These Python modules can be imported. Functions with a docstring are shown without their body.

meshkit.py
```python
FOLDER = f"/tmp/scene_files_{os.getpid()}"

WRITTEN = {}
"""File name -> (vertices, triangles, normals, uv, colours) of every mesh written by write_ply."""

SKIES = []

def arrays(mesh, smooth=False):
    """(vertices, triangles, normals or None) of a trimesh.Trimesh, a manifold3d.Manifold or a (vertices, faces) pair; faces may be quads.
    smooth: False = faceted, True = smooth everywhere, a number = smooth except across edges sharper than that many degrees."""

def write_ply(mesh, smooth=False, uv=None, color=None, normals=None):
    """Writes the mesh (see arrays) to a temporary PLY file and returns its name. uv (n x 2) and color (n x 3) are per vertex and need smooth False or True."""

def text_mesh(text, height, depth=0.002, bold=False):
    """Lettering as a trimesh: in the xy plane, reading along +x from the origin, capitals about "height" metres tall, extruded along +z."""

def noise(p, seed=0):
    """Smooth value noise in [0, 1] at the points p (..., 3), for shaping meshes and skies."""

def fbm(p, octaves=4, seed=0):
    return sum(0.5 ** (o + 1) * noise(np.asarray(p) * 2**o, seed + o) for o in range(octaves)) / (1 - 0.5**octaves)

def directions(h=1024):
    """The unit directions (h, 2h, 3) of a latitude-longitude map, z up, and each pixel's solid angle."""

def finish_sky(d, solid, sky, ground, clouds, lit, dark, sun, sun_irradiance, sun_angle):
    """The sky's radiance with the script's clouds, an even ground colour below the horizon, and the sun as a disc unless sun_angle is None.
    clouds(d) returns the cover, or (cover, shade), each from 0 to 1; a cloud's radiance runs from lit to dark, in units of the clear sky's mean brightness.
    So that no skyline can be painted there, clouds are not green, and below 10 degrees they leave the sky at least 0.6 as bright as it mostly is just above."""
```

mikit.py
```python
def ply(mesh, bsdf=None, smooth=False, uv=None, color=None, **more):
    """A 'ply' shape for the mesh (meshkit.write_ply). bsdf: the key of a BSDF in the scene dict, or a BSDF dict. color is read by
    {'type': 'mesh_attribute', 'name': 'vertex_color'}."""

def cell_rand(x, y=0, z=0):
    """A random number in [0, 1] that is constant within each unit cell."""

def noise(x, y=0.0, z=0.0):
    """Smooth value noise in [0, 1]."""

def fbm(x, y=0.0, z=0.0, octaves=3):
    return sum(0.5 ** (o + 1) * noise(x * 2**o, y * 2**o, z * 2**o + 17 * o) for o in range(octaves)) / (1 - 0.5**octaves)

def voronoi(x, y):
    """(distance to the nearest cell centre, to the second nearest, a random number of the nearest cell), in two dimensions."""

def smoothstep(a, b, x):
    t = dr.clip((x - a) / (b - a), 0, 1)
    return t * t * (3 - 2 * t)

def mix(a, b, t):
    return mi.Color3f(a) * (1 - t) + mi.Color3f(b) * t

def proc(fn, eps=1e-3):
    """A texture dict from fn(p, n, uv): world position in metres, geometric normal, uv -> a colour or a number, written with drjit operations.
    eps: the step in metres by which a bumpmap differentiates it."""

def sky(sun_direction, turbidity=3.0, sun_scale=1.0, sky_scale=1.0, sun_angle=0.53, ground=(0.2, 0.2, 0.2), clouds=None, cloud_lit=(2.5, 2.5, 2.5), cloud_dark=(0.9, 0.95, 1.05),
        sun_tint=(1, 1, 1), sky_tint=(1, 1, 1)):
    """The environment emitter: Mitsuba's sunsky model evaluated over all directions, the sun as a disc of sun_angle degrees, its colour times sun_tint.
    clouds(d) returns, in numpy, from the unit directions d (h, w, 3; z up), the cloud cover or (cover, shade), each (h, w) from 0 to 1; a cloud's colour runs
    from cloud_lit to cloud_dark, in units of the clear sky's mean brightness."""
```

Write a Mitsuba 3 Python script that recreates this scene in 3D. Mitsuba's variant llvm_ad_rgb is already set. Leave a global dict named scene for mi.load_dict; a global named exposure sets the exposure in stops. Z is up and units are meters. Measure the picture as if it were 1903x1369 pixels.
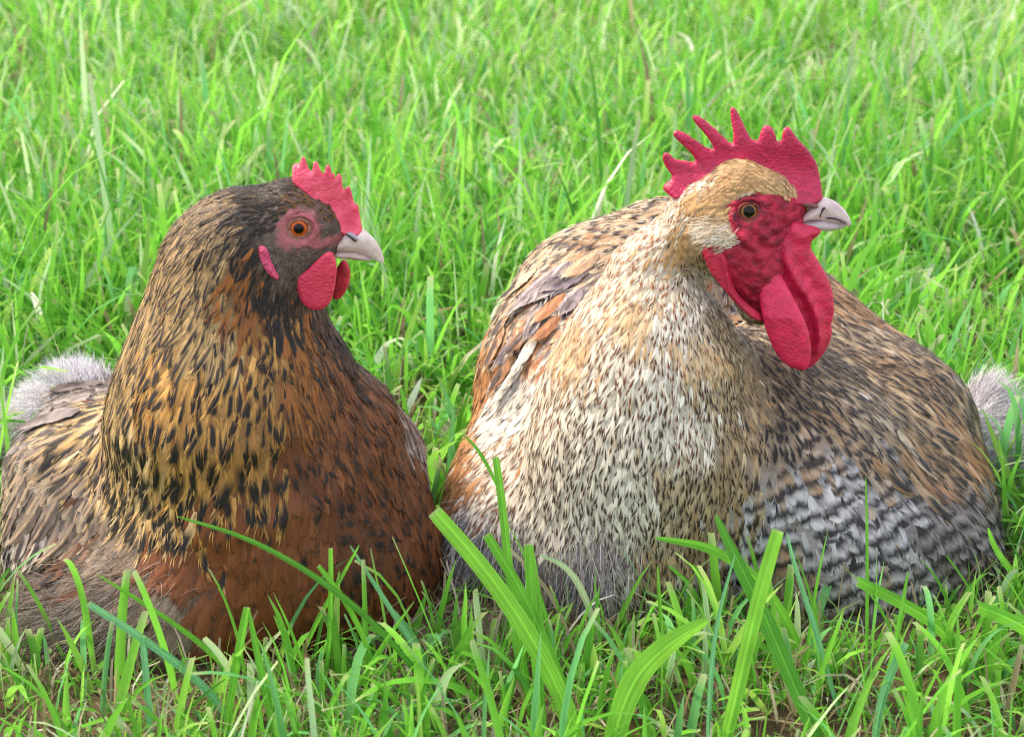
import math, numpy as np, trimesh, shapely, mitsuba as mi, mikit, meshkit, drjit as dr
from shapely.geometry import Polygon
from scipy.spatial import cKDTree, Delaunay
from scipy.ndimage import distance_transform_edt, gaussian_filter

T = mi.ScalarTransform4f
# ---------------------------------------------------------------- camera, sky, exposure
PITCH, EYE, FOCAL = math.radians(21.0), 0.52, 2928.0        # focal length in photograph pixels (1903 wide)
SP, CP = math.sin(PITCH), math.cos(PITCH)
scene, labels = {}, {}
scene['camera'] = {'type': 'thinlens', 'fov': math.degrees(2 * math.atan(1903 / 2 / FOCAL)), 'fov_axis': 'x',
                   'to_world': T().look_at(origin=[0, 0, EYE], target=[0, CP, EYE - SP], up=[0, 0, 1]),
                   'aperture_radius': 0.0024, 'focus_distance': 1.03, 'near_clip': 0.02, 'far_clip': 400.0}
scene['sky'] = mikit.sky((-0.62, 0.30, 0.72), turbidity=3, sun_scale=0.68, sun_angle=20, clouds=lambda d: 1.0,
                         cloud_lit=(2.5, 2.64, 2.95), ground=(0.06, 0.12, 0.03))
exposure = 2.85


def at(u, v, d):
    """The point at depth d (metres along the viewing axis) seen at photograph pixel (u, v)."""
    u, v, d = np.broadcast_arrays(np.asarray(u, float), np.asarray(v, float), np.asarray(d, float))
    x, y = (u - 951.5) / FOCAL, (v - 684.5) / FOCAL
    return np.stack([d * x, d * (CP - y * SP), EYE - d * (SP + y * CP)], -1)


def ground_at(u, v):
    return at(u, v, EYE / (SP + (np.asarray(v, float) - 684.5) / FOCAL * CP))


def unit(a):
    return a / np.maximum(np.linalg.norm(a, axis=-1, keepdims=True), 1e-12)


def srgb(*c):
    c = np.asarray(c, float) / 255
    return np.where(c < 0.04045, c / 12.92, ((c + 0.055) / 1.055) ** 2.4)


def add(key, mesh, bsdf, smooth=False, uv=None, color=None, label=None, category=None, group=None, kind=None):
    if key in scene:
        n = 1
        while f'{key}_{n:03d}' in scene:
            n += 1
        key = f'{key}_{n:03d}'
    scene[key] = mikit.ply(mesh, bsdf, smooth=smooth, uv=uv, color=color)
    tag(key, label, category, group, kind)
    return key


def add_soft(key, mesh, bsdf, normals, color, **k):
    """As add(), with given shading normals."""
    path = meshkit.write_ply(mesh, False, None, color, normals=normals)
    scene[key] = {'type': 'ply', 'filename': path, 'face_normals': False, 'bsdf': {'type': 'ref', 'id': bsdf}}
    tag(key, **k)
    return key


def tag(key, label=None, category=None, group=None, kind=None):
    d = {k: v for k, v in dict(label=label, category=category, group=group, kind=kind).items() if v}
    if d:
        labels[key] = d


# ---------------------------------------------------------------- implicit surfaces
class Blobs:
    """A smooth union of tapered capsules; each is (a, b, ra, rb, k)."""

    def __init__(self):
        self.items = []

    def chain(self, pts, k=0.02):
        w = [(at(u, v, d), r) for u, v, d, r in pts]
        if len(w) == 1:
            w = w * 2
        for (a, ra), (b, rb) in zip(w, w[1:]):
            self.items.append((a, b, ra, rb, k))

    def f(self, p):
        out = np.full(p.shape[:-1], 9.0)
        for a, b, ra, rb, k in self.items:
            ab, ap = b - a, p - a
            t = np.clip(ap @ ab / max(ab @ ab, 1e-12), 0, 1)
            q = np.linalg.norm(ap - t[..., None] * ab, axis=-1) - (ra + (rb - ra) * t)
            h = np.maximum(k - np.abs(out - q), 0) / k
            out = np.minimum(out, q) - h * h * k * 0.25
        return out

    def grad(self, p, e=1e-3):
        g = [self.f(p + e * a) - self.f(p - e * a) for a in np.eye(3)]
        return unit(np.stack(g, -1))

    def project(self, p, off=0.0, n=3):
        for _ in range(n):
            p = p - (self.f(p) - off)[..., None] * self.grad(p)
        return p

    def bounds(self):
        lo = np.min([np.minimum(a - ra, b - rb) for a, b, ra, rb, _ in self.items], 0)
        hi = np.max([np.maximum(a + ra, b + rb) for a, b, ra, rb, _ in self.items], 0)
        return lo, hi


def surface_net(f, lo, hi, h):
    """A quad surface of f = 0 on a grid of step h, as (vertices, quads); f is negative inside."""
    n = np.ceil((hi - lo) / h).astype(int) + 2
    ax = [lo[k] + h * np.arange(n[k]) for k in range(3)]
    val = np.empty(n)
    for i in range(n[0]):
        Y, Z = np.meshgrid(ax[1], ax[2], indexing='ij')
        val[i] = f(np.stack([np.full_like(Y, ax[0][i]), Y, Z], -1))
    s = val < 0
    acc, cnt = np.zeros(tuple(n - 1) + (3,)), np.zeros(tuple(n - 1))
    quads = []
    for k in range(3):
        a = [slice(None)] * 3
        b = [slice(None)] * 3
        a[k], b[k] = slice(0, -1), slice(1, None)
        cross = s[tuple(a)] != s[tuple(b)]
        idx = np.argwhere(cross)
        va, vb = val[tuple(a)][cross], val[tuple(b)][cross]
        p = lo + h * idx.astype(float)
        p[:, k] += h * va / (va - vb)
        o1, o2 = [(1, 2), (2, 0), (0, 1)][k]
        ring = []
        for d1, d2 in ((0, 0), (-1, 0), (-1, -1), (0, -1)):
            c = idx.copy()
            c[:, o1] += d1
            c[:, o2] += d2
            ok = ((c >= 0) & (c < n - 1)).all(1)
            np.add.at(acc, tuple(c[ok].T), p[ok])
            np.add.at(cnt, tuple(c[ok].T), 1)
            ring.append(c)
        ring = np.stack(ring, 1)
        out = s[tuple(a)][cross]
        ring[~out] = ring[~out][:, ::-1]
        good = ((ring >= 0) & (ring < n - 1)).all((1, 2))
        quads.append(ring[good])
    q = np.concatenate(quads)
    ids = np.full(tuple(n - 1), -1)
    used = cnt > 0
    ids[used] = np.arange(used.sum())
    v = acc[used] / cnt[used][:, None]
    q = ids[tuple(np.moveaxis(q, -1, 0))]
    return v, q


def tri(v, q):
    return np.asarray(v), np.vstack([q[:, [0, 1, 2]], q[:, [0, 2, 3]]])

# ---------------------------------------------------------------- the two bodies (one continuous skin each)
hen = Blobs()
hen.chain([(574, 1038, 1.060, .0893), (349, 984, 1.130, .1022), (220, 919, 1.250, .0847)], .03)
hen.chain([(471, 832, 1.050, .0976), (442, 760, 1.035, .0788), (430, 612, 1.020, .0481), (444, 494, 1.010, .0403), (460, 464, 1.000, .0345)], .03)
hen.chain([(468, 440, 1.000, .0262), (545, 406, .997, .0232), (592, 420, .994, .0140), (616, 434, .993, .0068)], .010)
hen.chain([(500, 470, .998, .0225), (555, 470, .996, .0180), (588, 466, .994, .0095)], .010)
hen.chain([(139, 892, 1.090, .0473), (117, 1033, 1.070, .0370)], .03)
hen.chain([(128, 1166, 1.020, .0337), (330, 1150, 1.020, .0550)], .03)
hen.chain([(699, 845, 1.100, .0313), (700, 950, 1.090, .0260)], .03)
hen.chain([(150, 800, 1.30, .055), (110, 740, 1.36, .022)], .03)

rooster = Blobs()
rooster.chain([(1360, 860, 1.220, .1200), (1350, 1000, 1.200, .1100)], .03)
rooster.chain([(1164, 997, 1.100, .0849), (1193, 824, 1.080, .0723), (1205, 664, 1.065, .0556), (1202, 502, 1.050, .0153), (1302, 391, 1.040, .0185)], .03)
rooster.chain([(1332, 400, 1.040, .0285), (1380, 362, 1.034, .0240), (1432, 372, 1.030, .0175), (1478, 384, 1.028, .0076)], .010)
rooster.chain([(1340, 430, 1.038, .0240), (1405, 420, 1.032, .0205), (1462, 420, 1.028, .0085)], .010)
rooster.chain([(1370, 470, 1.034, .0195), (1405, 505, 1.036, .0150), (1412, 570, 1.048, .011)], .02)
rooster.chain([(1236, 496, 1.220, .0530), (1121, 590, 1.200, .0645), (1072, 706, 1.170, .0673), (964, 907, 1.130, .0428), (926, 1017, 1.100, .0465)], .03)
rooster.chain([(1455, 631, 1.220, .0604), (1634, 813, 1.190, .0657), (1685, 942, 1.150, .0564), (1703, 1059, 1.110, .0592)], .03)
rooster.chain([(1500, 900, 1.120, .0800), (1540, 1030, 1.090, .0720)], .04)
rooster.chain([(1400, 760, 1.120, .0550), (1420, 900, 1.100, .0700)], .04)
rooster.chain([(1800, 800, 1.24, .030), (1836, 756, 1.24, .019)], .02)
rooster.chain([(1800, 880, 1.25, .045), (1915, 838, 1.26, .036)], .02)
# ---------------------------------------------------------------- materials
def vcol(name, rough=0.5, spec=0.4, bump=None, **more):
    b = {'type': 'principled', 'base_color': {'type': 'mesh_attribute', 'name': 'vertex_color'}, 'roughness': rough, 'specular': spec, **more}
    if bump:
        b = {'type': 'bumpmap', 'arbitrary': mikit.proc(bump[0], eps=bump[2]), 'scale': bump[1], 'bsdf': b}
    scene[name] = {'type': 'twosided', 'bsdf': b}


def pebbles(s):
    def fn(p, n, uv):
        x, y, z = .48 * p.x + .60 * p.y + .64 * p.z, -.80 * p.x + .60 * p.y + .04 * p.z, -.36 * p.x - .53 * p.y + .77 * p.z
        return mikit.noise(x * s, y * s, z * s) * 0.65 + 0.35 * mikit.noise(y * s * 1.7 + 3, z * s * 1.7, x * s * 1.7)
    return fn


vcol('feather_mat', 0.55, 0.25, sheen=0.25)
vcol('fluff_mat', 0.8, 0.1, sheen=0.5)
vcol('skin_mat', 0.55, 0.3, (pebbles(700.0), 0.0011, 3e-4))
vcol('comb_mat', 0.42, 0.45, (pebbles(820.0), 0.0009, 3e-4))
vcol('horn_mat', 0.33, 0.5, (pebbles(350.0), 0.0003, 3e-4))
vcol('eye_mat', 0.06, 0.25)
vcol('soil_mat', 0.9, 0.1)


# ---------------------------------------------------------------- the frame of a head: its middle plane
class Head:
    def __init__(self, bl, u, v, d, yaw):
        self.bl, self.o = bl, at(u, v, d)
        y = math.radians(yaw)
        self.ex = np.array([math.cos(y), -math.sin(y), 0])          # towards the beak
        self.ey = np.array([0, 0, 1.0])
        self.en = np.array([-math.sin(y), -math.cos(y), 0])         # out of the near cheek

    def ab(self, px, off=0.0):
        """Plane coordinates (metres) of photograph pixels, on the plane off metres out of the middle."""
        px = np.asarray(px, float)
        eye = np.array([0, 0, EYE])
        ray = at(px[..., 0], px[..., 1], 1.0) - eye
        t = ((self.o + off * self.en - eye) @ self.en) / (ray @ self.en)
        q = eye + t[..., None] * ray - self.o
        return np.stack([q @ self.ex, q @ self.ey], -1)

    def xyz(self, a, b, c):
        return self.o + np.asarray(a)[..., None] * self.ex + np.asarray(b)[..., None] * self.ey + np.asarray(c)[..., None] * self.en

    def abc(self, p):
        q = p - self.o
        return np.stack([q @ self.ex, q @ self.ey, q @ self.en], -1)


def raycast(bl, u, v):
    """Points on the skin seen at pixels (u, v), and their normals."""
    u, v = np.atleast_1d(np.asarray(u, float)), np.atleast_1d(np.asarray(v, float))
    d = np.full(len(u), 0.75)
    for _ in range(80):
        d = d + np.clip(bl.f(at(u, v, d)), -0.01, 0.05) * 0.9
    p = at(u, v, np.minimum(d, 1.45))
    return p, bl.grad(p)


def chaikin(pts, n=2, closed=True):
    p = np.asarray(pts, float)
    for _ in range(n):
        q = np.roll(p, -1, 0) if closed else p[1:]
        b = p if closed else p[:-1]
        r = np.stack([0.75 * b + 0.25 * q, 0.25 * b + 0.75 * q], 1).reshape(-1, p.shape[1])
        p = r if closed else np.vstack([p[:1], r, p[-1:]])
    return p


def polydist(p, line):
    """Distance of the 2-D points p to a polyline, and the position along it from 0 to 1."""
    line = np.asarray(line, float)
    best, tt = np.full(len(p), 9e9), np.zeros(len(p))
    for i in range(len(line) - 1):
        a, b = line[i], line[i + 1]
        t = np.clip((p - a) @ (b - a) / max((b - a) @ (b - a), 1e-15), 0, 1)
        d = np.linalg.norm(p - a - t[:, None] * (b - a), axis=1)
        m = d < best
        best[m], tt[m] = d[m], ((i + t) / (len(line) - 1))[m]
    return best, tt


def inflate(head, px, off, thick, edge, h, bend=None, relief=None, rough=0.0, seed=0, smooth_iter=2, roundness=None):
    """A rounded slab of the outline px (photograph pixels, seen on the plane off out of the head's middle):
    half thickness thick(a, b), rounded over the width edge; bend(a, b) moves it sideways, relief(px) swells it."""
    pa = chaikin(head.ab(px, off), smooth_iter)
    poly = Polygon(pa).buffer(0)
    lo, hi = pa.min(0) - 3 * h, pa.max(0) + 3 * h
    hh = h / 2
    nx, ny = np.ceil((hi - lo) / hh).astype(int) + 1
    A, B = np.meshgrid(lo[0] + hh * np.arange(nx), lo[1] + hh * np.arange(ny), indexing='ij')
    m = shapely.contains_xy(poly, A, B)
    sd = gaussian_filter((distance_transform_edt(m) - distance_transform_edt(~m)) * hh, 0.8)

    def look(a, b):
        i, j = np.clip((a - lo[0]) / hh, 0, nx - 1.001), np.clip((b - lo[1]) / hh, 0, ny - 1.001)
        i0, j0 = i.astype(int), j.astype(int)
        x, y = i - i0, j - j0
        return sd[i0, j0] * (1 - x) * (1 - y) + sd[i0 + 1, j0] * x * (1 - y) + sd[i0, j0 + 1] * (1 - x) * y + sd[i0 + 1, j0 + 1] * x * y

    tm = thick if callable(thick) else (lambda a, b: np.full_like(a, thick))
    tmax = tm(*np.meshgrid(np.linspace(lo[0], hi[0], 30), np.linspace(lo[1], hi[1], 30))).max()

    def f(p):
        a, b, c = p[..., 0], p[..., 1], p[..., 2]
        d = look(a, b)
        q = np.clip(d / edge, 0, 1)
        th = tm(a, b) * np.sqrt(np.maximum(1 - (1 - q) ** 2, 0))
        return np.where(d > 0, np.abs(c) - th, np.hypot(c, d))  # thin rim left to the grid

    v, q = surface_net(lambda p: f(p) - h * 0.25, np.array([*lo, -tmax - 3 * h]), np.array([*hi, tmax + 3 * h]), h)
    v, fcs = tri(v, q)
    me = trimesh.Trimesh(v, fcs, process=False)
    trimesh.smoothing.filter_taubin(me, 0.5, 0.53, iterations=6)
    v = np.array(me.vertices)
    if relief is not None:
        v[:, 2] += np.sign(v[:, 2]) * relief(v[:, :2]) * np.clip(look(v[:, 0], v[:, 1]) / edge, 0, 1)
    if rough:
        n = np.array(trimesh.Trimesh(v, fcs, process=False).vertex_normals)
        v = v + n * ((meshkit.fbm(v / 0.004 + 7 * seed, 2, seed)[:, None] - 0.5) * rough + (meshkit.noise(v / 0.0014 + 5, seed)[:, None] - 0.5) * rough * 0.8)
    ab = v[:, :2].copy()
    if bend is not None:
        v[:, 2] += bend(v[:, 0], v[:, 1])
    return head.xyz(v[:, 0], v[:, 1], v[:, 2] + off), fcs, ab


def speckle(p, base, alt, scale, seed=0, amount=1.0):
    """Vertex colours between two tints by noise."""
    t = np.clip(meshkit.fbm(p / scale, 3, seed) * 2.2 - 0.6, 0, 1)[:, None] * amount
    return np.asarray(base) * (1 - t) + np.asarray(alt) * t


def skin_off(head, px, out, pct=60):
    """How far the cheek under the outline px lies out of the head's middle plane."""
    px = np.asarray(px, float)
    g = px.mean(0) + (px - px.mean(0)) * .6
    p, _ = raycast(head.bl, g[:, 0], g[:, 1])
    return float(np.percentile(head.abc(p)[:, 2], pct)) + out


def part_inflate(key, head, px, off, thick, edge, h, mat, base, alt, cs=0.006, label=None, **kw):
    v, f, ab = inflate(head, px, off, thick, edge, h, **kw)
    return add(key, (v, f), mat, smooth=True, color=speckle(v, base, alt, cs), label=label)


def ball(key, c, axis, r, mat, fn, squash=1.0, level=4, min_cos=-1.0):
    """A ball at c whose colour is fn(angle from axis in degrees, turn); faces beyond min_cos are cut away."""
    s = trimesh.creation.icosphere(level)
    v = np.array(s.vertices)
    axis = unit(np.asarray(axis))
    cs = v @ axis
    v2 = v + (squash - 1) * cs[:, None] * axis
    f = np.array(s.faces)
    f = f[(cs[f] > min_cos).all(1)]
    return add(key, (c + r * v2, f), mat, smooth=True, color=fn(np.degrees(np.arccos(np.clip(cs, -1, 1))), v))


def ring(key, c, n, r0, tube_r, mat, col, squash=(1.0, 1.0), up=(0, 0, 1), lift=0.0, seed=0, sag=0.0):
    """A soft eyelid ring about the axis n."""
    n = unit(np.asarray(n, float))
    a = unit(np.cross(np.asarray(up, float), n))
    b = np.cross(n, a)
    A, B = np.meshgrid(np.linspace(0, 2 * np.pi, 73)[:-1], np.linspace(0, 2 * np.pi, 15)[:-1], indexing='ij')
    tr = tube_r * (1 + 0.25 * np.sin(3 * A + seed) * 0.5)
    rad = r0 + tr * np.cos(B)
    v = c + (rad * np.cos(A) * squash[0])[..., None] * a + (rad * np.sin(A) * squash[1])[..., None] * b + (lift + tr * 0.75 * np.sin(B) - sag * (rad / r0 - 1))[..., None] * n
    i, j = np.meshgrid(np.arange(72), np.arange(14), indexing='ij')
    k = lambda x, y: (x % 72) * 14 + y % 14
    q = np.stack([k(i, j), k(i + 1, j), k(i + 1, j + 1), k(i, j + 1)], -1).reshape(-1, 4)
    v = v.reshape(-1, 3)
    return add(key, tri(v, q), mat, smooth=True, color=speckle(v, col[0], col[1], 0.003, seed))


# ---------------------------------------------------------------- feathers
def spread(pts, d, side, along, across, rng):
    """Indices of a random subset that keeps its distance, more along the feathers than across them."""
    near = cKDTree(pts).query_ball_point(pts, np.maximum(along, across))
    free, keep = np.ones(len(pts), bool), []
    for i in rng.permutation(len(pts)):
        if free[i]:
            keep.append(i)
            j = np.array(near[i])
            q = pts[j] - pts[i]
            free[j[((q @ d[i]) / along[i]) ** 2 + ((q @ side[i]) / across[i]) ** 2 < 1]] = False
    return np.array(keep)


def feather_template(rng, kind):
    """(t, s, lift) per vertex and triangles: a vane with a broken edge, and loose barbs."""
    V, F = [], []
    if kind == 'hair':                       # pointed and frayed, as on the neck
        rows, prof = [.12, .4, .6, .78, .9], [.6, .95, .95, .68, .3]
    elif kind == 'round':                    # broad with a rounded end
        rows, prof = [.12, .4, .6, .78, .9, .97], [.6, 1.0, 1.05, 1.0, .8, .45]
    else:                                    # 'down'
        rows, prof = [.05, .3, .55, .75], [.3, .5, .5, .3]
    tone = rng.normal(0, .09, 5)
    for r, w in zip(rows, prof):
        for c, s in enumerate((-1, -.5, 0, .5, 1)):
            V.append((r + (0 if s == 0 else rng.uniform(-.035, .035) - .05 * abs(s)), s * w * rng.uniform(.85, 1.08), .10 * (1 - abs(s)), tone[c] + rng.normal(0, .05)))
    for i in range(len(rows) - 1):
        for j in range(4):
            a = i * 5 + j
            F += [(a, a + 1, a + 6), (a, a + 6, a + 5)]
    n = {'hair': 11, 'round': 13, 'down': 16}[kind]
    for i in range(n):
        side = rng.choice([-1, 1])
        if kind == 'hair':
            t0 = rng.uniform(.35, .92); s0 = side * rng.uniform(0, .9) * np.interp(t0, rows, prof); t1 = min(t0 + rng.uniform(.15, .36), 1.13); s1 = s0 + side * rng.uniform(-.05, .4); w = rng.uniform(.04, .10)
        elif kind == 'round':
            t0 = rng.uniform(.45, .95); s0 = side * rng.uniform(.0, .95) * np.interp(t0, rows, prof); t1 = min(t0 + rng.uniform(.10, .24), 1.10); s1 = s0 + side * rng.uniform(-.05, .35); w = rng.uniform(.03, .07)
        else:
            t0 = rng.uniform(.05, .7); s0 = side * rng.uniform(0, .4); t1 = t0 + rng.uniform(.2, .45); s1 = s0 + side * rng.uniform(.1, .9); w = rng.uniform(.03, .06)
        up = rng.uniform(.05, .35) * (2.0 if kind == 'down' else 1.0)
        b = len(V)
        q = rng.normal(0, .16)
        tm, sm = (t0 * .5 + t1 * .5), s0 * .35 + s1 * .65 - (s1 - s0) * .15
        V += [(t0, s0 - w, .05, q), (t0, s0 + w, .05, q), (tm, sm - w * .8, up * .6, q), (tm, sm + w * .8, up * .6, q), (t1, s1, up, q)]
        F += [(b, b + 1, b + 3), (b, b + 3, b + 2), (b + 2, b + 3, b + 4)]
    return np.array(V), np.array(F)


class Palette:
    """Feather colours: edge tints a and b, a mark m of half width sw between t0 and t1 (in a share prob of the feathers), bars across."""

    def __init__(self, a, b, m, sw=.4, t0=.4, t1=.95, prob=1.0, bars=0, tip=None, kind='hair', curl=1.0, shade=.10, shaft=None, band=None):
        self.band = band
        self.a, self.b, self.m = (srgb(*c) * TINT for c in (a, b, m))
        self.sw, self.t0, self.t1, self.prob, self.bars, self.kind, self.curl, self.shade = sw, t0, t1, prob, bars, kind, curl, shade
        self.tip = None if tip is None else srgb(*tip) * TINT
        self.shaft = None if shaft is None else srgb(*shaft) * TINT

    def colour(self, t, s, r, tone=0.0, pos=None):
        """t, s: (n, k); r: (n, 6) random numbers of each feather."""
        mixr = np.clip(r[:, :1] * .8 + .1 + .2 * np.sin(t * 9 + s * 7 + r[:, 1:2] * 40), 0, 1)[..., None]
        c = self.a * (1 - mixr) + self.b * mixr
        if self.tip is not None:
            e = np.clip((np.maximum(np.abs(s) * .8, t) - .8) / .12, 0, 1)[..., None]
            c = c * (1 - e) + self.tip * e
        if self.band:
            ax = .42 * np.array([1.0, 0, 0]) - .9 * np.array([0, SP, CP])
            q = pos @ ax / self.band + 1.1 * (meshkit.fbm(pos / .03, 2, 61) - .5) + .10 * (r[:, 2:3] - .5) + .08 * s * s
            m = np.clip(np.sin(2 * np.pi * q) * 2.2 + .45, 0, 1)
        elif self.bars:
            wave = np.sin(2 * np.pi * (self.bars * (t + .06 * s * s + .04 * r[:, 2:3]) + r[:, 3:4] * .25))
            m = np.clip(wave * 2.5 + .4, 0, 1)
        else:
            j = .12 * (r[:, 2:3] - .5)
            taper = np.clip(np.minimum((t - self.t0 - j) / .15, (self.t1 + j - t) / .10), 0, 1)
            m = np.clip((self.sw * np.sqrt(taper) - np.abs(s + .25 * (r[:, 4:5] - .5))) / .14 + .5, 0, 1) * (taper > 0)
        m = (m * (r[:, 3:4] < self.prob))[..., None]
        c = c * (1 - m) + self.m * m
        if self.shaft is not None:
            e = (np.clip(1 - np.abs(s) / .10, 0, 1))[..., None]
            c = c * (1 - e) + self.shaft * e
        return c * np.clip(1 + self.shade * (2 * r[:, 5:6] - 1) + tone, .4, 1.6)[..., None]


TINT = 0.69
CAM_R, CAM_UP = np.array([1.0, 0, 0]), np.array([0, SP, CP])


def lay(bl, root, direc, L, W, lift, tmpl, rnd, h0, sink=.0004):
    """Feathers that follow the skin from their roots: vertex positions (n, k, 3), with t and s."""
    tv, tf = tmpl
    rows = np.linspace(0, 1.16, 7)
    p = bl.project(root, -sink, 2)
    d, P, S, N = direc, [], [], []
    for i, r in enumerate(rows):
        n = bl.grad(p)
        d = unit(d - (d * n).sum(-1, keepdims=True) * n)
        P.append(p), N.append(n), S.append(np.cross(n, d))
        d = unit(d + S[-1] * ((rnd[:, :1] - .5) * .18))
        p = p + d * (L * (rows[1] - rows[0]))[:, None]
        p = p - (bl.f(p) + sink)[:, None] * bl.grad(p)
    P, S, N = (np.stack(x, 1) for x in (P, S, N))
    t = np.clip(tv[:, 0], 0, 1.16)
    k = np.clip((t / rows[1]).astype(int), 0, 5)
    x = (t / rows[1] - k)[None, :, None]
    at_ = lambda A: A[:, k] * (1 - x) + A[:, k + 1] * x
    h = h0[:, None] + lift[:, None] * t[None] ** 1.6 + W[:, None] * (tv[None, :, 2] * .45 - .10 * np.abs(tv[None, :, 1]))
    v = at_(P) + at_(S) * (tv[None, :, 1] * W[:, None] * .5)[..., None] + at_(N) * h[..., None]
    v[..., 2] = np.maximum(v[..., 2], .002)
    nn = unit(at_(N) + at_(S) * (tv[None, :, 1:2] * .45) + (rnd[:, None, :3] - .5) * .22)
    return v, nn


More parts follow.
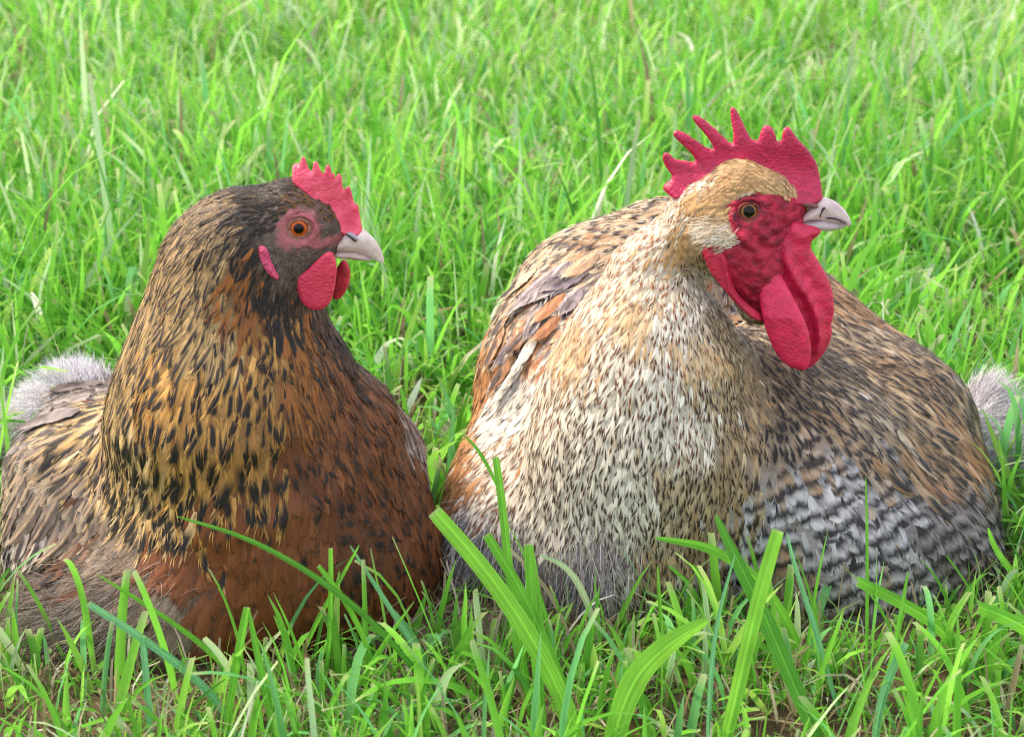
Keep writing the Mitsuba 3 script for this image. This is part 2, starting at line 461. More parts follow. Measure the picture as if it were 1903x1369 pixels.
def dress(bird, bl, head, controls, pals, bare, skin, rng, dense=1.0, keep=None):
    """Covers the skin with feathers: their direction, size, tint and part come from the nearest control points."""
    uv = np.array([c[:2] for c in controls], float)
    cp, _ = raycast(bl, uv[:, 0], uv[:, 1])
    cd = np.array([c[2:4] for c in controls], float)
    cd = unit(cd)[:, :1] * CAM_R - unit(cd)[:, 1:] * CAM_UP
    cs = np.array([c[4:7] for c in controls], float) / 1000
    v, f = skin
    me = trimesh.Trimesh(v, f, process=False)
    pts, fi = trimesh.sample.sample_surface(me, 120000, seed=int(rng.integers(1e9)))
    pts = np.asarray(pts)
    nrm = np.asarray(me.face_normals)[fi]
    ok = pts[:, 2] > .004
    hc = head.abc(pts)
    ok &= ~shapely.contains_xy(bare, hc[:, 0], hc[:, 1]) | (np.linalg.norm(hc, axis=1) > .075)
    if keep is not None:
        ok &= keep(pts)
    pts, nrm = pts[ok], nrm[ok]
    dist = np.linalg.norm(pts[:, None] - cp[None], axis=2)
    w = 1 / (dist ** 2 + .006 ** 2) ** 2
    w /= w.sum(1, keepdims=True)
    size = w @ cs
    d = w @ cd
    d = unit(d - (d * nrm).sum(1, keepdims=True) * nrm)
    side = np.cross(nrm, d)
    sel = spread(pts, d, side, .30 * size[:, 0] / dense, .48 * size[:, 1] / dense, rng)
    pts, nrm, w, size, d, side = pts[sel], nrm[sel], w[sel], size[sel], d[sel], side[sel]
    n = len(pts)
    d = unit(d + side * rng.normal(0, .09, (n, 1)))
    w2 = w ** 1.25
    pick = (w2.cumsum(1) / w2.sum(1, keepdims=True) > rng.random((n, 1))).argmax(1)
    which = [controls[i][7] for i in pick]
    part = np.array([controls[i][8] for i in w.argmax(1)])
    L = size[:, 0] * rng.uniform(.8, 1.2, n)
    W = size[:, 1] * rng.uniform(.8, 1.2, n)
    lift = size[:, 2] * rng.uniform(.5, 1.6, n)
    rnd = rng.random((n, 6))
    h0 = rng.uniform(-.0004, .0008, n)
    tm = {k: [feather_template(rng, k) for _ in range(6)] for k in ('hair', 'round', 'down')}
    out = {}
    tid = rng.integers(0, 6, n)
    which = np.array(which)
    for name in sorted(set(which)):
        for j in range(6):
            m = np.flatnonzero((which == name) & (tid == j))
            if not len(m):
                continue
            tp = tm[pals[name].kind][j]
            V, NN = lay(bl, pts[m], d[m], L[m], W[m], lift[m], tp, rnd[m], h0[m])
            k = len(tp[0])
            C = pals[name].colour(np.broadcast_to(tp[0][:, 0], (len(m), k)), np.broadcast_to(tp[0][:, 1], (len(m), k)), rnd[m], tp[0][None, :, 3], V)
            for pn in sorted(set(part[m])):
                q = part[m] == pn
                o = out.setdefault(pn, [[], [], [], 0, []])
                o[0].append(V[q].reshape(-1, 3)), o[4].append(NN[q].reshape(-1, 3)), o[2].append(C[q].reshape(-1, 3))
                o[1].append((tp[1][None] + (np.arange(q.sum()) * k)[:, None, None]).reshape(-1, 3) + o[3])
                o[3] += q.sum() * k
    tris = 0
    for pn, (V, F, C, _, NN) in out.items():
        V, F, NN, C = np.concatenate(V), np.concatenate(F), np.concatenate(NN), np.clip(np.concatenate(C), .002, .92)
        tris += len(F)
        add_soft(f'{bird}__{pn}', (V, F), 'fluff_mat' if 'fluff' in pn or 'down' in pn else 'feather_mat', NN, C, kind='stuff')
    print(bird, n, 'feathers', tris, 'triangles')
    mean = np.array([pals[c[7]].a * .45 + pals[c[7]].b * .3 + pals[c[7]].m * .25 for c in controls])

    def under(p):
        """The down beneath the feathers takes the mean tint of the feathers there."""
        ww = 1 / (((p[:, None] - cp[None]) ** 2).sum(2) + .008 ** 2) ** 2
        return (ww / ww.sum(1, keepdims=True)) @ mean * (.55 + .5 * meshkit.noise(p / .003, 8))[:, None]

    return under


def big_feather(bird, name, bl, u, v, dx, dy, L, W, lift, pal, rng, h0=.002, at3=None):
    """One large feather that can be told apart: a vane with shaft, wavy edge and barbs, an entry of its own."""
    nt, ns = 13, 7
    tv, tf = [], []
    for i, t in enumerate(np.linspace(0, 1, nt)):
        w = np.interp(t, [0, .15, .45, .75, .9, 1], [.25, .7, 1, .95, .7, .12])
        for s in np.linspace(-1, 1, ns):
            tn = .16 * math.sin(11 * s + 1.7 * i) + rng.normal(0, .12)
            tv.append((t - .12 * abs(s) ** 1.5 * min(1, t * 2) + rng.uniform(-.008, .008) * abs(s), s * w * rng.uniform(.93, 1.05), .12 * (1 - abs(s)) + rng.uniform(-.02, .02), tn))
    for i in range(nt - 1):
        for j in range(ns - 1):
            a = i * ns + j
            tf += [(a, a + 1, a + ns + 1), (a, a + ns + 1, a + ns)]
    fr = feather_template(rng, 'round')
    b = len(tv)
    nv = 30
    extra = fr[0][nv:].copy()
    tv += [tuple(x) for x in extra]
    tf += [tuple(np.array(x) - nv + b) for x in fr[1] if min(x) >= nv]
    tmpl = (np.array(tv), np.array(tf))
    p, n = raycast(bl, [u], [v])
    d = unit(np.array([[dx, dy]], float))
    d = d[:, :1] * CAM_R - d[:, 1:] * CAM_UP
    rnd = rng.random((1, 6))
    V, _ = lay(bl, p, unit(d - (d * n).sum(1, keepdims=True) * n), np.array([L / 1000]), np.array([W / 1000]), np.array([lift / 1000]), tmpl, rnd, np.array([h0]))
    C = pal.colour(tmpl[0][None, :, 0], tmpl[0][None, :, 1], rnd, tmpl[0][None, :, 3], V)[0]
    return add(f'{bird}__{name}', (V[0], tmpl[1]), 'feather_mat', smooth=True, color=np.clip(C, .002, .92))


def fluff(bird, name, bl, spots, tints, L, rng, count, out=.7, width=.0003):
    """Soft down: thin curved barbs standing off the skin about some places; spots are (u, v, radius m, dx, dy)."""
    V, F, C, k = [], [], [], 0
    for (u, v, rad, dx, dy) in spots:
        c, _ = raycast(bl, [u], [v])
        g = rng.normal(0, 1, (count, 3)) * rad * .6
        p = bl.project(c + g, 0, 4)
        n = bl.grad(p)
        fl = np.array([dx, 0, 0]) + (-dy) * CAM_UP
        fl = fl - (n @ fl)[:, None] * n
        d = unit(n * out + fl * .9 + rng.normal(0, .35, p.shape))
        ln = L * rng.uniform(.5, 1.2, count)
        sd = unit(np.cross(d, rng.normal(0, 1, p.shape)))
        bend = unit(fl + rng.normal(0, .3, p.shape) + [0, 0, -.4])
        col = np.asarray([srgb(*tints[i]) for i in rng.integers(0, len(tints), count)]) * .9 * rng.uniform(.75, 1.15, (count, 1))
        rows = []
        for t in (0, .3, .6, .85):
            q = p + d * (ln * t)[:, None] + bend * (ln * t * t * .45)[:, None]
            w = width * (1 - .75 * t)
            rows += [q - sd * w, q + sd * w]
        rows.append(p + d * ln[:, None] + bend * (ln * .45)[:, None])
        vv = np.stack(rows, 1)
        vv[..., 2] = np.maximum(vv[..., 2], .001)
        ff = np.array([(0, 1, 3), (0, 3, 2), (2, 3, 5), (2, 5, 4), (4, 5, 7), (4, 7, 6), (6, 7, 8)])
        V.append(vv.reshape(-1, 3)), F.append((ff[None] + (np.arange(count) * 9)[:, None, None]).reshape(-1, 3) + k)
        C.append(np.repeat(col, 9, 0))
        k += count * 9
    add(f'{bird}__{name}', (np.concatenate(V), np.concatenate(F)), 'fluff_mat', smooth=False, color=np.clip(np.concatenate(C), .002, .92), kind='stuff')


def skin_mesh(bl, h, head, r1, wrinkle, seed):
    """The body's skin, finer and wrinkled on the head."""
    lo, hi = bl.bounds()
    lo[2] = max(lo[2], -.02)
    v, f = tri(*surface_net(bl.f, lo - 2.3 * h, hi + 2.3 * h, h))
    v0, f0 = v, f
    for k in (1.0, .85):
        c = np.linalg.norm(v[f].mean(1) - head.o, axis=1) < r1 * k
        v, f = trimesh.remesh.subdivide(v, f, face_index=np.flatnonzero(c))
    m = np.linalg.norm(v - head.o, axis=1) < r1 - .004
    q = bl.project(v[m], 0, 2)
    n = bl.grad(q)
    v[m] = q + n * wrinkle(head.abc(q), q)[:, None]
    return (v, f), (v0, f0)


def smooth01(a, b, x):
    t = np.clip((x - a) / (b - a), 0, 1)
    return t * t * (3 - 2 * t)


# ---------------------------------------------------------------- the hen
def hpx(pts):
    return np.asarray(pts, float) / 3.4225 + [400, 250]


def build_hen():
    rng = np.random.default_rng(11)
    tag('hen', 'brown and black speckled hen with a small comb, sitting on the left in the grass', 'hen')
    H = Head(hen, 560, 430, .997, 10)
    CH = .026
    eye_px = hpx([(532, 597)])[0]
    eye_p, eye_n = raycast(hen, [eye_px[0]], [eye_px[1]])
    eye_p, eye_n = eye_p[0], eye_n[0]
    ea = H.abc(eye_p)
    eye_n = unit(eye_n * .5 + H.en * .5 + H.ex * .08)
    gape = H.ab(hpx([(640, 765), (700, 735), (760, 715), (830, 705)]), .016)
    pinkline = H.ab(hpx([(600, 640), (660, 700), (740, 690), (830, 680)]), .016)
    ear = H.ab(hpx([(330, 660)]), CH)[0]

    def wrinkle(abc, p):
        d = np.linalg.norm(abc[:, :2] - ea[:2], axis=1)
        sock = -.0016 * np.exp(-(d / .006) ** 2) + .0011 * np.exp(-((d - .0095) / .0028) ** 2)
        pl, _ = polydist(abc[:, :2], gape)
        return sock + .0006 * (meshkit.fbm(p / .0035, 3, 3) - .5) - .0012 * np.exp(-(pl / .0012) ** 2)

    (v, f), plain = skin_mesh(hen, .0036, H, .05, wrinkle, 1)
    abc = H.abc(v)
    col = speckle(v, srgb(110, 76, 44) * .6, srgb(150, 104, 56) * .6, .01)
    near = np.linalg.norm(abc, axis=1) < .06
    d = np.linalg.norm(abc[:, :2] - ea[:2], axis=1)
    pl, _ = polydist(abc[:, :2], pinkline)
    nz = meshkit.fbm(v / .003, 3, 5)
    face = speckle(v, srgb(104, 88, 80), srgb(70, 56, 48), .004, 2)
    pink = .68 * np.clip(smooth01(.0145, .009, d + (nz - .5) * .008) + .9 * smooth01(.0045, .001, pl + (nz - .5) * .004), 0, 1)[:, None]
    face = face * (1 - pink) + speckle(v, srgb(205, 112, 122), srgb(168, 84, 92), .003, 4) * pink
    rim = smooth01(.0078, .0062, d)[:, None]
    face = face * (1 - rim) + srgb(140, 96, 84) * rim

    # comb
    comb = hpx([(486, 215), (500, 185), (530, 190), (541, 175), (558, 136), (572, 150), (592, 205), (612, 232), (627, 228), (628, 176), (640, 165), (656, 180), (672, 228), (690, 250),
                (700, 236), (706, 198), (718, 192), (730, 205), (738, 250), (746, 246), (757, 252), (760, 288), (776, 256), (790, 248), (802, 275), (806, 352), (822, 356), (842, 328), (855, 336), (866, 380),
                (878, 450), (900, 444), (910, 462), (914, 500), (940, 600), (930, 650), (880, 640), (800, 640), (730, 600), (650, 480), (560, 390), (500, 300)])
    ab = H.ab(comb)
    base_line = H.ab(hpx([(490, 270), (600, 350), (700, 450), (800, 600), (900, 640)]))

    def thick(a, b):
        dd, _ = polydist(np.stack([a.ravel(), b.ravel()], 1), base_line)
        return (.0016 + .0042 * np.exp(-dd / .006)).reshape(a.shape)

    part_inflate('hen__comb', H, comb, 0, thick, .0026, .0006, 'comb_mat', srgb(248, 96, 124) * .86, srgb(226, 62, 94) * .8, label='small bright pink red comb with short spikes',
                 bend=lambda a, b: .0016 * np.sin(a / .006) + .001 * np.sin(b / .005 + 1), rough=.00015, seed=3)
    # beak
    up = hpx([(690, 726), (760, 690), (815, 640), (850, 610), (900, 596), (940, 606), (985, 640), (1025, 685), (1055, 735), (1075, 790), (1070, 824), (1052, 818), (1005, 792), (950, 762), (890, 742), (820, 738), (750, 738)])
    tip = H.ab(hpx([(1070, 815)]))[0]

    def bt(a, b):
        q = np.hypot(a - tip[0], b - tip[1])
        return .0014 + .0052 * np.clip(q / .028, 0, 1) ** .8

    part_inflate('hen__upper_beak', H, up, 0, bt, .0068, .0006, 'horn_mat', srgb(240, 222, 216) * .82, srgb(212, 184, 180) * .8, label='pale horn upper beak')
    low = hpx([(700, 740), (760, 734), (830, 736), (900, 744), (950, 760), (1000, 792), (985, 806), (930, 800), (860, 792), (790, 784), (730, 772)])
    part_inflate('hen__lower_beak', H, low, 0, lambda a, b: bt(a, b) * .82, .004, .0006, 'horn_mat', srgb(222, 200, 194) * .8, srgb(186, 158, 154) * .8)
    nos = hpx([(828, 628), (850, 640), (880, 662), (905, 680), (912, 672), (905, 650), (880, 630), (850, 618)])
    part_inflate('hen__nostril', H, nos, .0058, .0016, .0014, .0004, 'horn_mat', srgb(178, 170, 182) * .7, srgb(140, 120, 135) * .7)
    slit = hpx([(826, 634), (850, 652), (885, 680), (900, 686), (896, 678), (870, 658), (845, 638), (832, 628)])
    part_inflate('hen__nostril_slit', H, slit, .0066, .0012, .0008, .0003, 'horn_mat', srgb(60, 45, 55) * .5, srgb(40, 30, 40) * .5)
    # wattles
    wat = hpx([(700, 752), (735, 748), (752, 775), (768, 830), (764, 930), (745, 1020), (728, 1075), (690, 1108), (640, 1118), (590, 1098), (548, 1050), (520, 985), (510, 920), (530, 895), (580, 868), (640, 806)])
    part_inflate('hen__wattle', H, wat, skin_off(H, wat, .003, 85), .0026, .0035, .0006, 'comb_mat', srgb(236, 66, 100) * .8, srgb(214, 48, 82) * .76, label='near wattle, flat and rounded', bend=lambda a, b: .0015 * np.sin(a / .008 + 1), rough=.00015, seed=5)
    far = hpx([(800, 800), (830, 795), (856, 850), (860, 900), (846, 970), (810, 1030), (775, 1054), (745, 1040), (750, 960), (770, 860)])
    part_inflate('hen__wattle', H, far, -.010, .0024, .0035, .0006, 'comb_mat', srgb(226, 60, 84) * .8, srgb(200, 44, 66) * .76, rough=.00015, seed=8)
    lobe = hpx([(276, 712), (300, 704), (330, 728), (342, 770), (352, 810), (385, 870), (408, 915), (392, 922), (358, 903), (325, 868), (300, 835), (280, 775)])
    part_inflate('hen__earlobe', H, lobe, skin_off(H, lobe, .0002), .0028, .003, .0006, 'comb_mat', srgb(226, 88, 128) * .82, srgb(190, 56, 96) * .82, label='pink earlobe', rough=.0009, seed=9)
    # eyes
    ir, pu = srgb(205, 98, 30), srgb(8, 7, 8)
    for sgn in (1, -1):
        c = H.xyz(ea[0], ea[1], sgn * ea[2])
        n = eye_n if sgn > 0 else eye_n - 2 * (eye_n @ H.en) * H.en

        def iris(deg, vv):
            g = smooth01(58, 64, deg)[:, None]
            ringd = smooth01(30, 38, deg)[:, None]
            sp = (.8 + .4 * meshkit.noise(vv * 14))[:, None]
            return np.clip((srgb(150, 60, 16) * (1 - ringd) + ir * ringd) * sp * (1 - g) + srgb(60, 25, 15) * g, 0, 1) * .9

        k = ball('hen__eye', c - n * .0036, n, .0066, 'eye_mat', iris, squash=.8)
        ball('hen__eye__pupil' if k == 'hen__eye' else f'{k}__pupil', c - n * .0034, n, .0067, 'eye_mat', lambda deg, vv: np.tile(pu, (len(vv), 1)), squash=.8, min_cos=math.cos(math.radians(29)))
        ring('hen__eyelid', c, n, .0061, .0010, 'skin_mat', (srgb(176, 120, 100) * .8, srgb(120, 74, 66) * .8), squash=(1.06, .90), lift=.0001, seed=sgn)
        ring('hen__eyelid', c, n, .0094, .0014, 'skin_mat', (srgb(204, 118, 126) * .8, srgb(160, 78, 88) * .8), squash=(1.12, .9), lift=-.0013, seed=sgn + 2, sag=.004)

    P = Palette
    BLK = (30, 26, 28)
    pals = {
        'black': P((50, 42, 38), (88, 68, 48), BLK, sw=.6, t0=.2, t1=1.0),
        'crown': P((120, 88, 52), (70, 54, 40), (52, 40, 32), sw=.5, t0=.3, t1=1.0, prob=.7),
        'forehead': P((140, 92, 48), (112, 84, 50), (56, 42, 30), sw=.45, t0=.3, t1=.95, prob=.6),
        'cheek': P((128, 112, 104), (96, 80, 70), (64, 54, 50), sw=.5, prob=.4, kind='down'),
        'hackdark': P((172, 142, 104), (144, 116, 80), (44, 38, 38), sw=.42, t0=.3, t1=.97),
        'hackgrey': P((214, 178, 122), (188, 150, 98), (52, 44, 44), sw=.44, t0=.3, t1=.94),
        'hackgold': P((228, 176, 100), (204, 146, 72), (38, 32, 32), sw=.58, t0=.38, t1=.9),
        'orange': P((164, 100, 46), (134, 84, 42), (60, 36, 22), sw=.35, t0=.5, t1=.95, prob=.6),
        'darkbrown': P((96, 58, 32), (60, 40, 28), BLK, sw=.5, t0=.4, t1=.98, prob=.8),
        'hackbuff': P((244, 212, 158), (222, 172, 104), (46, 38, 38), sw=.64, t0=.36, t1=.9),
        'hackamber': P((196, 146, 80), (166, 114, 58), (38, 30, 26), sw=.56, t0=.44, t1=.92),
        'chestnut': P((134, 80, 40), (104, 58, 30), (44, 30, 24), sw=.45, t0=.55, t1=.97, prob=.75),
        'spotted': P((124, 72, 36), (96, 52, 28), (34, 28, 26), sw=.6, t0=.7, t1=.99, prob=.7),
        'rust': P((136, 78, 42), (116, 64, 34), (52, 36, 28), sw=.32, t0=.86, t1=1.0, prob=.35, kind='round', shade=.12),
        'rustspot': P((120, 68, 34), (92, 50, 26), (36, 28, 26), sw=.6, t0=.72, t1=1.0, prob=.6, kind='round'),
        'smoke': P((124, 106, 92), (150, 132, 116), (70, 58, 50), sw=.4, t0=.6, t1=.95, prob=.4, kind='round'),
        'wing': P((118, 98, 86), (152, 134, 122), (58, 46, 42), sw=.5, t0=.3, t1=.9, prob=.7, tip=(200, 182, 162), kind='round', shaft=(190, 160, 130)),
        'wingpale': P((200, 186, 174), (150, 130, 116), (58, 48, 46), sw=.5, t0=.3, t1=.85, prob=.7, tip=(222, 208, 198), kind='round'),
        'wingdark': P((92, 62, 46), (130, 84, 56), (34, 28, 28), sw=.6, t0=.5, t1=1.0, prob=.7, kind='round'),
        'fluffbrown': P((138, 118, 102), (112, 92, 78), (74, 60, 52), sw=.4, prob=.3, kind='down'),
        'fluffgrey': P((164, 150, 140), (128, 112, 100), (90, 78, 70), sw=.4, prob=.3, kind='down'),
        'tailgrey': P((154, 142, 142), (126, 112, 108), (84, 70, 68), sw=.5, t0=.3, t1=.95, prob=.6, kind='round', tip=(176, 164, 156)),
    }
    hd, nk, br, wg, th, bk = 'head_plumage', 'neck_plumage', 'breast_plumage', 'wing_plumage', 'thigh_fluff', 'back_plumage'
    controls = [
        (592, 362, -1, -.1, 7, 2.6, .8, 'forehead', hd), (560, 385, -1, .0, 7, 2.4, .8, 'forehead', hd), (612, 400, -.8, -.5, 4, 2, .5, 'forehead', hd), (520, 348, -1, .05, 9, 2.6, .8, 'black', hd),
        (470, 352, -1, .25, 12, 3, .8, 'black', hd), (500, 385, -1, .2, 8, 2.4, .8, 'black', hd), (445, 395, -1, .5, 12, 3, .8, 'black', hd), (480, 410, -.9, .5, 10, 3, .8, 'black', hd), (462, 440, -.5, 1, 12, 3, 1, 'black', hd),
        (505, 450, -.6, .8, 5, 2.2, .7, 'cheek', hd), (540, 475, -.6, .6, 4, 1.8, .5, 'cheek', hd), (530, 505, -.6, .7, 5, 2, .6, 'cheek', hd), (580, 465, -.8, .3, 3, 1.5, .4, 'cheek', hd), (570, 500, -.7, .5, 4, 1.8, .5, 'cheek', hd),
        (420, 372, -1, .45, 16, 3.2, 0.88, 'hackdark', nk), (360, 410, -.9, .75, 20, 3.6, 1.1, 'hackdark', nk), (420, 430, -.8, .8, 18.1, 3.45, 1.1, 'hackdark', nk),
        (310, 480, -.7, 1, 25, 4.34, 1.1, 'hackgrey', nk), (390, 500, -.6, 1, 23.2, 4.45, 1.3, 'hackgrey', nk), (450, 500, -.4, 1, 19, 4.45, 1.3, 'orange', nk), (455, 470, -.4, 1, 14.5, 3.42, 1.1, 'black', nk), (480, 530, -.1, 1, 15.1, 4.62, 1.3, 'black', nk),
        (470, 570, -.2, 1, 19.9, 4.84, 1.3, 'orange', nk), (530, 560, .1, 1, 13.2, 3.83, 1.1, 'black', nk), (275, 570, -.5, 1, 28.7, 5.08, 1.1, 'hackgrey', nk), (350, 590, -.45, 1, 29.1, 5.57, 1.3, 'hackgrey', nk), (420, 620, -.25, 1, 29.6, 5.76, 1.3, 'hackgrey', nk),
        (500, 630, 0, 1, 25.1, 5.76, 1.3, 'hackamber', nk), (560, 620, .2, 1, 20.5, 5.38, 1.3, 'orange', nk), (610, 620, .35, 1, 18.2, 5.12, 1.1, 'darkbrown', nk), (640, 650, .5, 1, 20.5, 5.76, 1.1, 'darkbrown', nk),
        (240, 680, -.6, 1, 34.2, 6.4, 1.3, 'hackgrey', nk), (320, 700, -.45, 1, 34.2, 6.91, 1.5, 'hackgold', nk), (400, 720, -.25, 1, 34.2, 7.17, 1.7, 'hackgold', nk), (480, 720, -.05, 1, 31.9, 6.91, 1.7, 'hackamber', nk),
        (560, 710, .2, 1, 27.4, 6.4, 1.3, 'orange', nk), (620, 710, .4, 1, 27.4, 6.4, 1.3, 'chestnut', nk), (690, 740, .6, 1, 29.6, 6.4, 1.3, 'chestnut', nk),
        (180, 790, -.8, .8, 40.2, 9.6, 1.4, 'hackbuff', nk), (260, 820, -.6, 1, 40.2, 10.4, 1.7, 'hackbuff', nk), (230, 890, -.6, .9, 37.6, 10.4, 1.7, 'hackbuff', nk), (340, 850, -.3, 1, 40.2, 10.4, 1.7, 'hackgold', nk), (430, 840, -.1, 1, 40.2, 10.4, 1.7, 'hackamber', nk), (490, 870, .05, 1, 37.6, 9.6, 1.7, 'hackamber', nk), (330, 920, -.35, 1, 35.1, 9.6, 1.7, 'hackbuff', nk),
        (560, 830, .2, 1, 29.6, 7.68, 1.5, 'spotted', br), (640, 830, .4, 1, 27.4, 7.04, 1.4, 'chestnut', br), (730, 830, .6, 1, 29.6, 7.68, 1.3, 'spotted', br), (770, 800, .7, 1, 29.6, 10.2, 1.1, 'tailgrey', wg), (785, 880, .5, 1, 27.4, 7.68, 1.1, 'spotted', br),
        (430, 960, -.1, 1, 25.1, 10.2, 1.5, 'rust', br), (330, 1010, -.4, 1, 25.1, 10.2, 1.5, 'rust', br), (540, 940, .1, 1, 25.1, 9.6, 1.5, 'rust', br), (620, 920, .25, 1, 25.1, 8.96, 1.5, 'rustspot', br), (700, 930, .35, 1, 25.1, 8.96, 1.5, 'rustspot', br), (780, 980, .2, 1, 25.1, 8.96, 1.3, 'rustspot', br),
        (450, 1060, -.1, 1, 25.1, 10.2, 1.5, 'rust', br), (560, 1060, .05, 1, 25.1, 10.2, 1.5, 'rust', br), (660, 1060, .15, 1, 25.1, 9.6, 1.5, 'rustspot', br), (760, 1090, .15, 1, 25.1, 9.6, 1.5, 'rustspot', br), (430, 1180, -.15, 1, 25.1, 10.2, 1.5, 'rust', br), (580, 1170, 0, 1, 25.1, 10.2, 1.5, 'rustspot', br),
        (90, 850, -.7, .8, 26, 9, 1.6, 'wing', wg), (40, 920, -.4, 1, 28, 10, 1.6, 'wing', wg), (120, 960, -.4, 1, 28, 9, 1.8, 'wing', wg), (30, 1000, -.2, 1, 28, 8, 1.8, 'wingpale', wg), (90, 1040, -.1, 1, 26, 8, 1.8, 'wingdark', wg), (150, 1040, -.2, 1, 24, 8, 1.8, 'wingdark', wg),
        (230, 990, -.7, .8, 27.4, 10.2, 1.8, 'smoke', br), (220, 1060, -.9, .6, 29.6, 7.68, 2.2, 'fluffbrown', th), (140, 1140, -1, .5, 31.9, 7.68, 2.4, 'fluffgrey', th), (60, 1190, -1, .4, 31.9, 7.68, 2.4, 'fluffgrey', th), (220, 1160, -.9, .6, 29.6, 7.68, 2.2, 'fluffbrown', th), (300, 1130, -.6, .9, 27.4, 8.96, 1.8, 'smoke', th), (300, 1220, -.5, 1, 27.4, 8.96, 1.8, 'fluffbrown', th),
        (120, 740, -.7, .5, 34, 12, 2, 'tailgrey', bk), (60, 790, -.8, .6, 30, 11, 2, 'tailgrey', bk), (180, 720, -.7, .5, 30, 9, 1.6, 'tailgrey', bk),
    ]
    bare = Polygon(H.ab(hpx([(395, 610), (430, 545), (520, 510), (610, 530), (690, 590), (760, 610), (830, 590), (1000, 600), (1000, 900), (760, 900), (700, 760), (640, 740), (560, 705), (470, 700), (415, 670)]), .018))
    under = dress('hen', hen, H, controls, pals, bare, plain, rng, dense=1.03)
    cheek = shapely.contains_xy(bare.buffer(.004), abc[:, 0], abc[:, 1]) & near
    cheek |= (np.linalg.norm(abc[:, :2] - ea[:2], axis=1) < .022) & near
    add('hen__body', (v, f), 'skin_mat', smooth=True, color=np.where(cheek[:, None], face * .85, under(v)))
    # large feathers one can tell apart
    for (u, v, dx, dy, L, W, nm) in [(50, 890, -.7, .9, 36, 11, 'wing'), (110, 930, -.5, 1, 36, 11, 'wing'), (75, 940, -.5, 1, 36, 11, 'wing'), (40, 920, -.5, 1, 36, 11, 'wing'), (140, 975, -.5, 1, 34, 11, 'wing'), (25, 950, -.3, 1, 34, 9, 'wingpale'), (55, 970, -.2, 1, 32, 9, 'wingpale'), (20, 1000, -.1, 1, 30, 9, 'wingpale'), (85, 985, -.2, 1, 32, 9, 'wingpale'),
                                     (110, 1000, -.2, 1, 32, 10, 'wingdark'), (150, 1010, -.2, 1, 30, 10, 'wingdark'), (60, 1020, -.1, 1, 30, 10, 'wingdark'), (130, 1045, -.1, 1, 28, 10, 'wingdark')]:
        big_feather('hen', 'wing_feather', hen, u, v, dx, dy, L, W, 3.0, pals[nm], rng, h0=.0025)
    for (u, v, dx, dy, L, W) in [(170, 740, -.9, .35, 52, 20), (130, 725, -.9, .2, 50, 18), (150, 765, -.9, .5, 50, 19), (100, 760, -.9, .5, 44, 17), (190, 715, -.9, .1, 44, 16), (95, 735, -1, .2, 40, 16)]:
        big_feather('hen', 'tail_feather', hen, u, v, dx, dy, L, W, 4.0, pals['tailgrey'], rng, h0=.003)
    fluff('hen', 'tail_fluff', hen, [(70, 735, .016, -.7, -.5), (45, 785, .016, -.8, .4), (50, 760, .016, -1, 0), (150, 695, .016, -.2, -.8), (115, 705, .014, -.4, -.8)], [(250, 248, 252), (232, 228, 236), (206, 200, 206)], .016, rng, 1500, width=.00022)
    fluff('hen', 'thigh_down', hen, [(60, 1185, .025, -1, .3), (130, 1150, .03, -.9, .4), (220, 1150, .03, -.7, .6), (40, 1120, .02, -.9, .3)], [(160, 150, 144), (134, 120, 110), (178, 168, 162), (122, 104, 90)], .015, rng, 1100, out=.28, width=.0002)


build_hen()
# ---------------------------------------------------------------- the rooster
def rpx(pts):
    return np.asarray(pts, float) / 2.6325 + [1200, 180]


